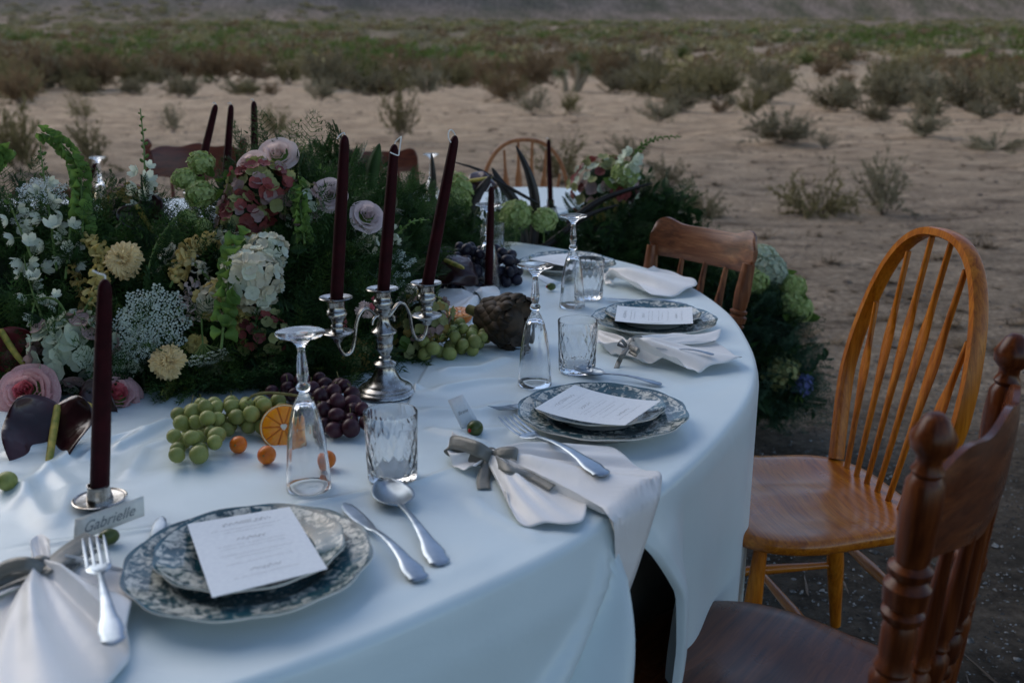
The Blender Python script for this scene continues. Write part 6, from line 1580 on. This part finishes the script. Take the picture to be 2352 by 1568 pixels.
def foliage(name, label, blobs, sets, seed=0, floor=TZ + .004, up=.25):
    """blobs: (centre, radius). sets: (templates, material, count, size). Fronds grow from the core outwards."""
    r = np.random.default_rng(seed); c0 = np.mean([b_[0] for b_ in blobs], 0); c0[2] = floor
    t = thing(name, label, 'foliage', c0, kind='stuff')
    tot = sum(b_[1] ** 2 for b_ in blobs)
    for nm, tm, m, cnt, size in sets:
        gs = []
        for ti, tmp in enumerate(tm):
            Ms = []
            for c, rad in blobs:
                for _ in range(max(1, int(cnt * rad * rad / tot / len(tm)))):
                    d = r.normal(0, 1, 3); d[2] += up; d /= np.linalg.norm(d); q = r.uniform(.15, .8); s = size * r.uniform(.7, 1.3)
                    base = c + d * rad * q * .8; base[2] = max(base[2], floor)
                    dd = d + r.normal(0, .45, 3)
                    if base[2] + dd[2] * s < floor: dd[2] = abs(dd[2]) * .2
                    dd = dd / np.linalg.norm(dd)
                    z = Vector(tuple(dd)); M = T(*base) @ z.to_track_quat('Y', 'Z').to_matrix().to_4x4() @ RY(r.uniform(0, 6.3)) @ SC(s)
                    Ms.append(np.array(M))
            gs.append(scatter(tmp, Ms))
        V, F = cat_tris(gs); V[:, 2] = np.maximum(V[:, 2], floor - .002 + .004 * np.abs(np.sin(V[:, 0] * 900)))
        part(nm, (V, F), m, t, world=True, smooth=False)
    return t
B_ = lambda u, v, y, r: (Y(u, v, y), r)
DKC = mat('gap_shade_fill', (.004, .010, .004), (.012, .026, .010), rough=.8, scale=20)  # near-black filler: the shade in the foliage gaps is put into this colour
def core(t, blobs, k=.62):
    """dark lumps filling the middle, coloured as the shade between leaves"""
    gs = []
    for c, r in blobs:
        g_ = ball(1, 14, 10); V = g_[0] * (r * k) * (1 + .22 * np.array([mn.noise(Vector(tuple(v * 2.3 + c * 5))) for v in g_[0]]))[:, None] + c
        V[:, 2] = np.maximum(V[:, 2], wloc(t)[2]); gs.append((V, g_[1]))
    part('dark_fill', join(gs), DKC, t, world=True)
LB = [B_(100, 840, 1.76, .13), B_(250, 860, 1.72, .12), B_(420, 880, 1.70, .11), B_(580, 880, 1.72, .10), B_(690, 860, 1.76, .10), B_(60, 680, 1.92, .15), B_(240, 680, 1.90, .15), B_(430, 700, 1.86, .14), B_(600, 700, 1.88, .13), B_(710, 740, 1.88, .11), B_(720, 640, 1.95, .12), B_(60, 560, 2.0, .10), B_(220, 570, 2.02, .10), B_(420, 590, 2.0, .10), B_(600, 560, 2.05, .12), B_(700, 520, 2.1, .12), B_(640, 460, 2.12, .09)]
t = foliage('foliage_bed', 'dark feathery greenery bedding the flowers at the left of the table', LB,
   [('needle_spray', TN, LF_F, 1250, .12), ('fern_frond', TF, LF_D, 420, .12), ('leafy_sprig', TL, LF_D, 260, .085), ('fresh_spray', TN[:2], LF_G, 480, .09), ('fresh_leaves', TL, LF_G, 130, .075), ('yellow_green_spray', TN[1:3], LF_Y, 160, .08)], 1)
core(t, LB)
MB_ = [B_(760, 560, 2.12, .09), B_(800, 490, 2.3, .09), B_(755, 450, 2.35, .07), B_(870, 490, 2.4, .08), B_(800, 600, 2.1, .09), B_(900, 550, 2.4, .09), B_(960, 530, 2.7, .09), B_(1010, 560, 2.7, .07), B_(930, 610, 2.35, .07), B_(1050, 575, 2.7, .06), B_(830, 660, 2.0, .06), B_(760, 800, 1.82, .07), B_(860, 760, 1.86, .05), B_(940, 790, 1.90, .035), B_(1100, 550, 3.0, .06)]
t = foliage('foliage_bed', 'dark fern and plumosa rising behind the silver candelabrum', MB_,
   [('needle_spray', TN, LF_F, 800, .10), ('fern_frond', TF, LF_F, 260, .10), ('leafy_sprig', TL, LF_D, 90, .12)], 2)
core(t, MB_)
for (u, v, y, h, lab) in ((755, 300, 2.35, .20, 'tall fresh fern frond pointing up left of the left taper'), (720, 330, 2.35, .15, 'thin fern frond leaning out above the blush roses'), (960, 400, 2.7, .2, 'dark fern frond spreading right of the middle taper'), (830, 350, 2.3, .16, 'dark fern frond behind the left taper'), (735, 345, 2.3, .17, 'broad fern frond just left of the left taper'), (870, 385, 2.4, .16, 'fern frond between the left and middle tapers'), (1000, 430, 2.7, .16, 'fern frond low beside the leaning taper'), (690, 385, 2.25, .15, 'feathery frond beside the highest blush rose'), (770, 320, 2.4, .18, 'upright fern frond hidden partly by the left taper')):
    p = Y(u, v, y); o = link('fern_frond', shared(('fern_frond', u), lambda: TF[0], LF_F, False)); b0 = p + V3(.04 if u < 760 else -.03, .02, -h)
    d = p - b0; o.matrix_world = T(*b0) @ Vector(tuple(d)).to_track_quat('Y', 'Z').to_matrix().to_4x4() @ RY(.3) @ SC(h * 1.1); tag(o, lab, 'fern frond')
FB = [B_(1160, 540, 3.3, .05), B_(1220, 560, 3.3, .05), B_(1290, 580, 3.3, .06), B_(1400, 560, 3.4, .12), B_(1450, 520, 3.55, .11), B_(1510, 560, 3.5, .11), B_(1540, 510, 3.6, .07), B_(1420, 640, 3.35, .14), B_(1530, 630, 3.45, .13), B_(1500, 700, 3.4, .14), B_(1580, 600, 3.5, .08), B_(1450, 460, 3.6, .06)]
t = foliage('foliage_garland', 'dark leafy garland falling from the far end of the table to the ground', FB,
   [('needle_spray', TN, LF_F, 1000, .12), ('fern_frond', TF, LF_D, 360, .13), ('leafy_sprig', TL, LF_D, 260, .14)], 3, floor=.02)
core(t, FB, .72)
GB = [B_(1640, 700, 3.5, .12), B_(1720, 720, 3.45, .11), B_(1780, 760, 3.4, .09), B_(1690, 800, 3.4, .14), B_(1760, 850, 3.35, .11), B_(1810, 860, 3.4, .07), B_(1790, 920, 3.4, .08), B_(1720, 900, 3.4, .12)]
t = foliage('ground_garland', 'dark trailing greenery on the ground behind the crest rail chair', GB,
   [('needle_spray', TN, LF_B, 800, .13), ('fern_frond', TF, LF_D, 220, .13), ('leafy_sprig', TL, LF_D, 120, .13)], 4, floor=.02)
core(t, GB, .75)
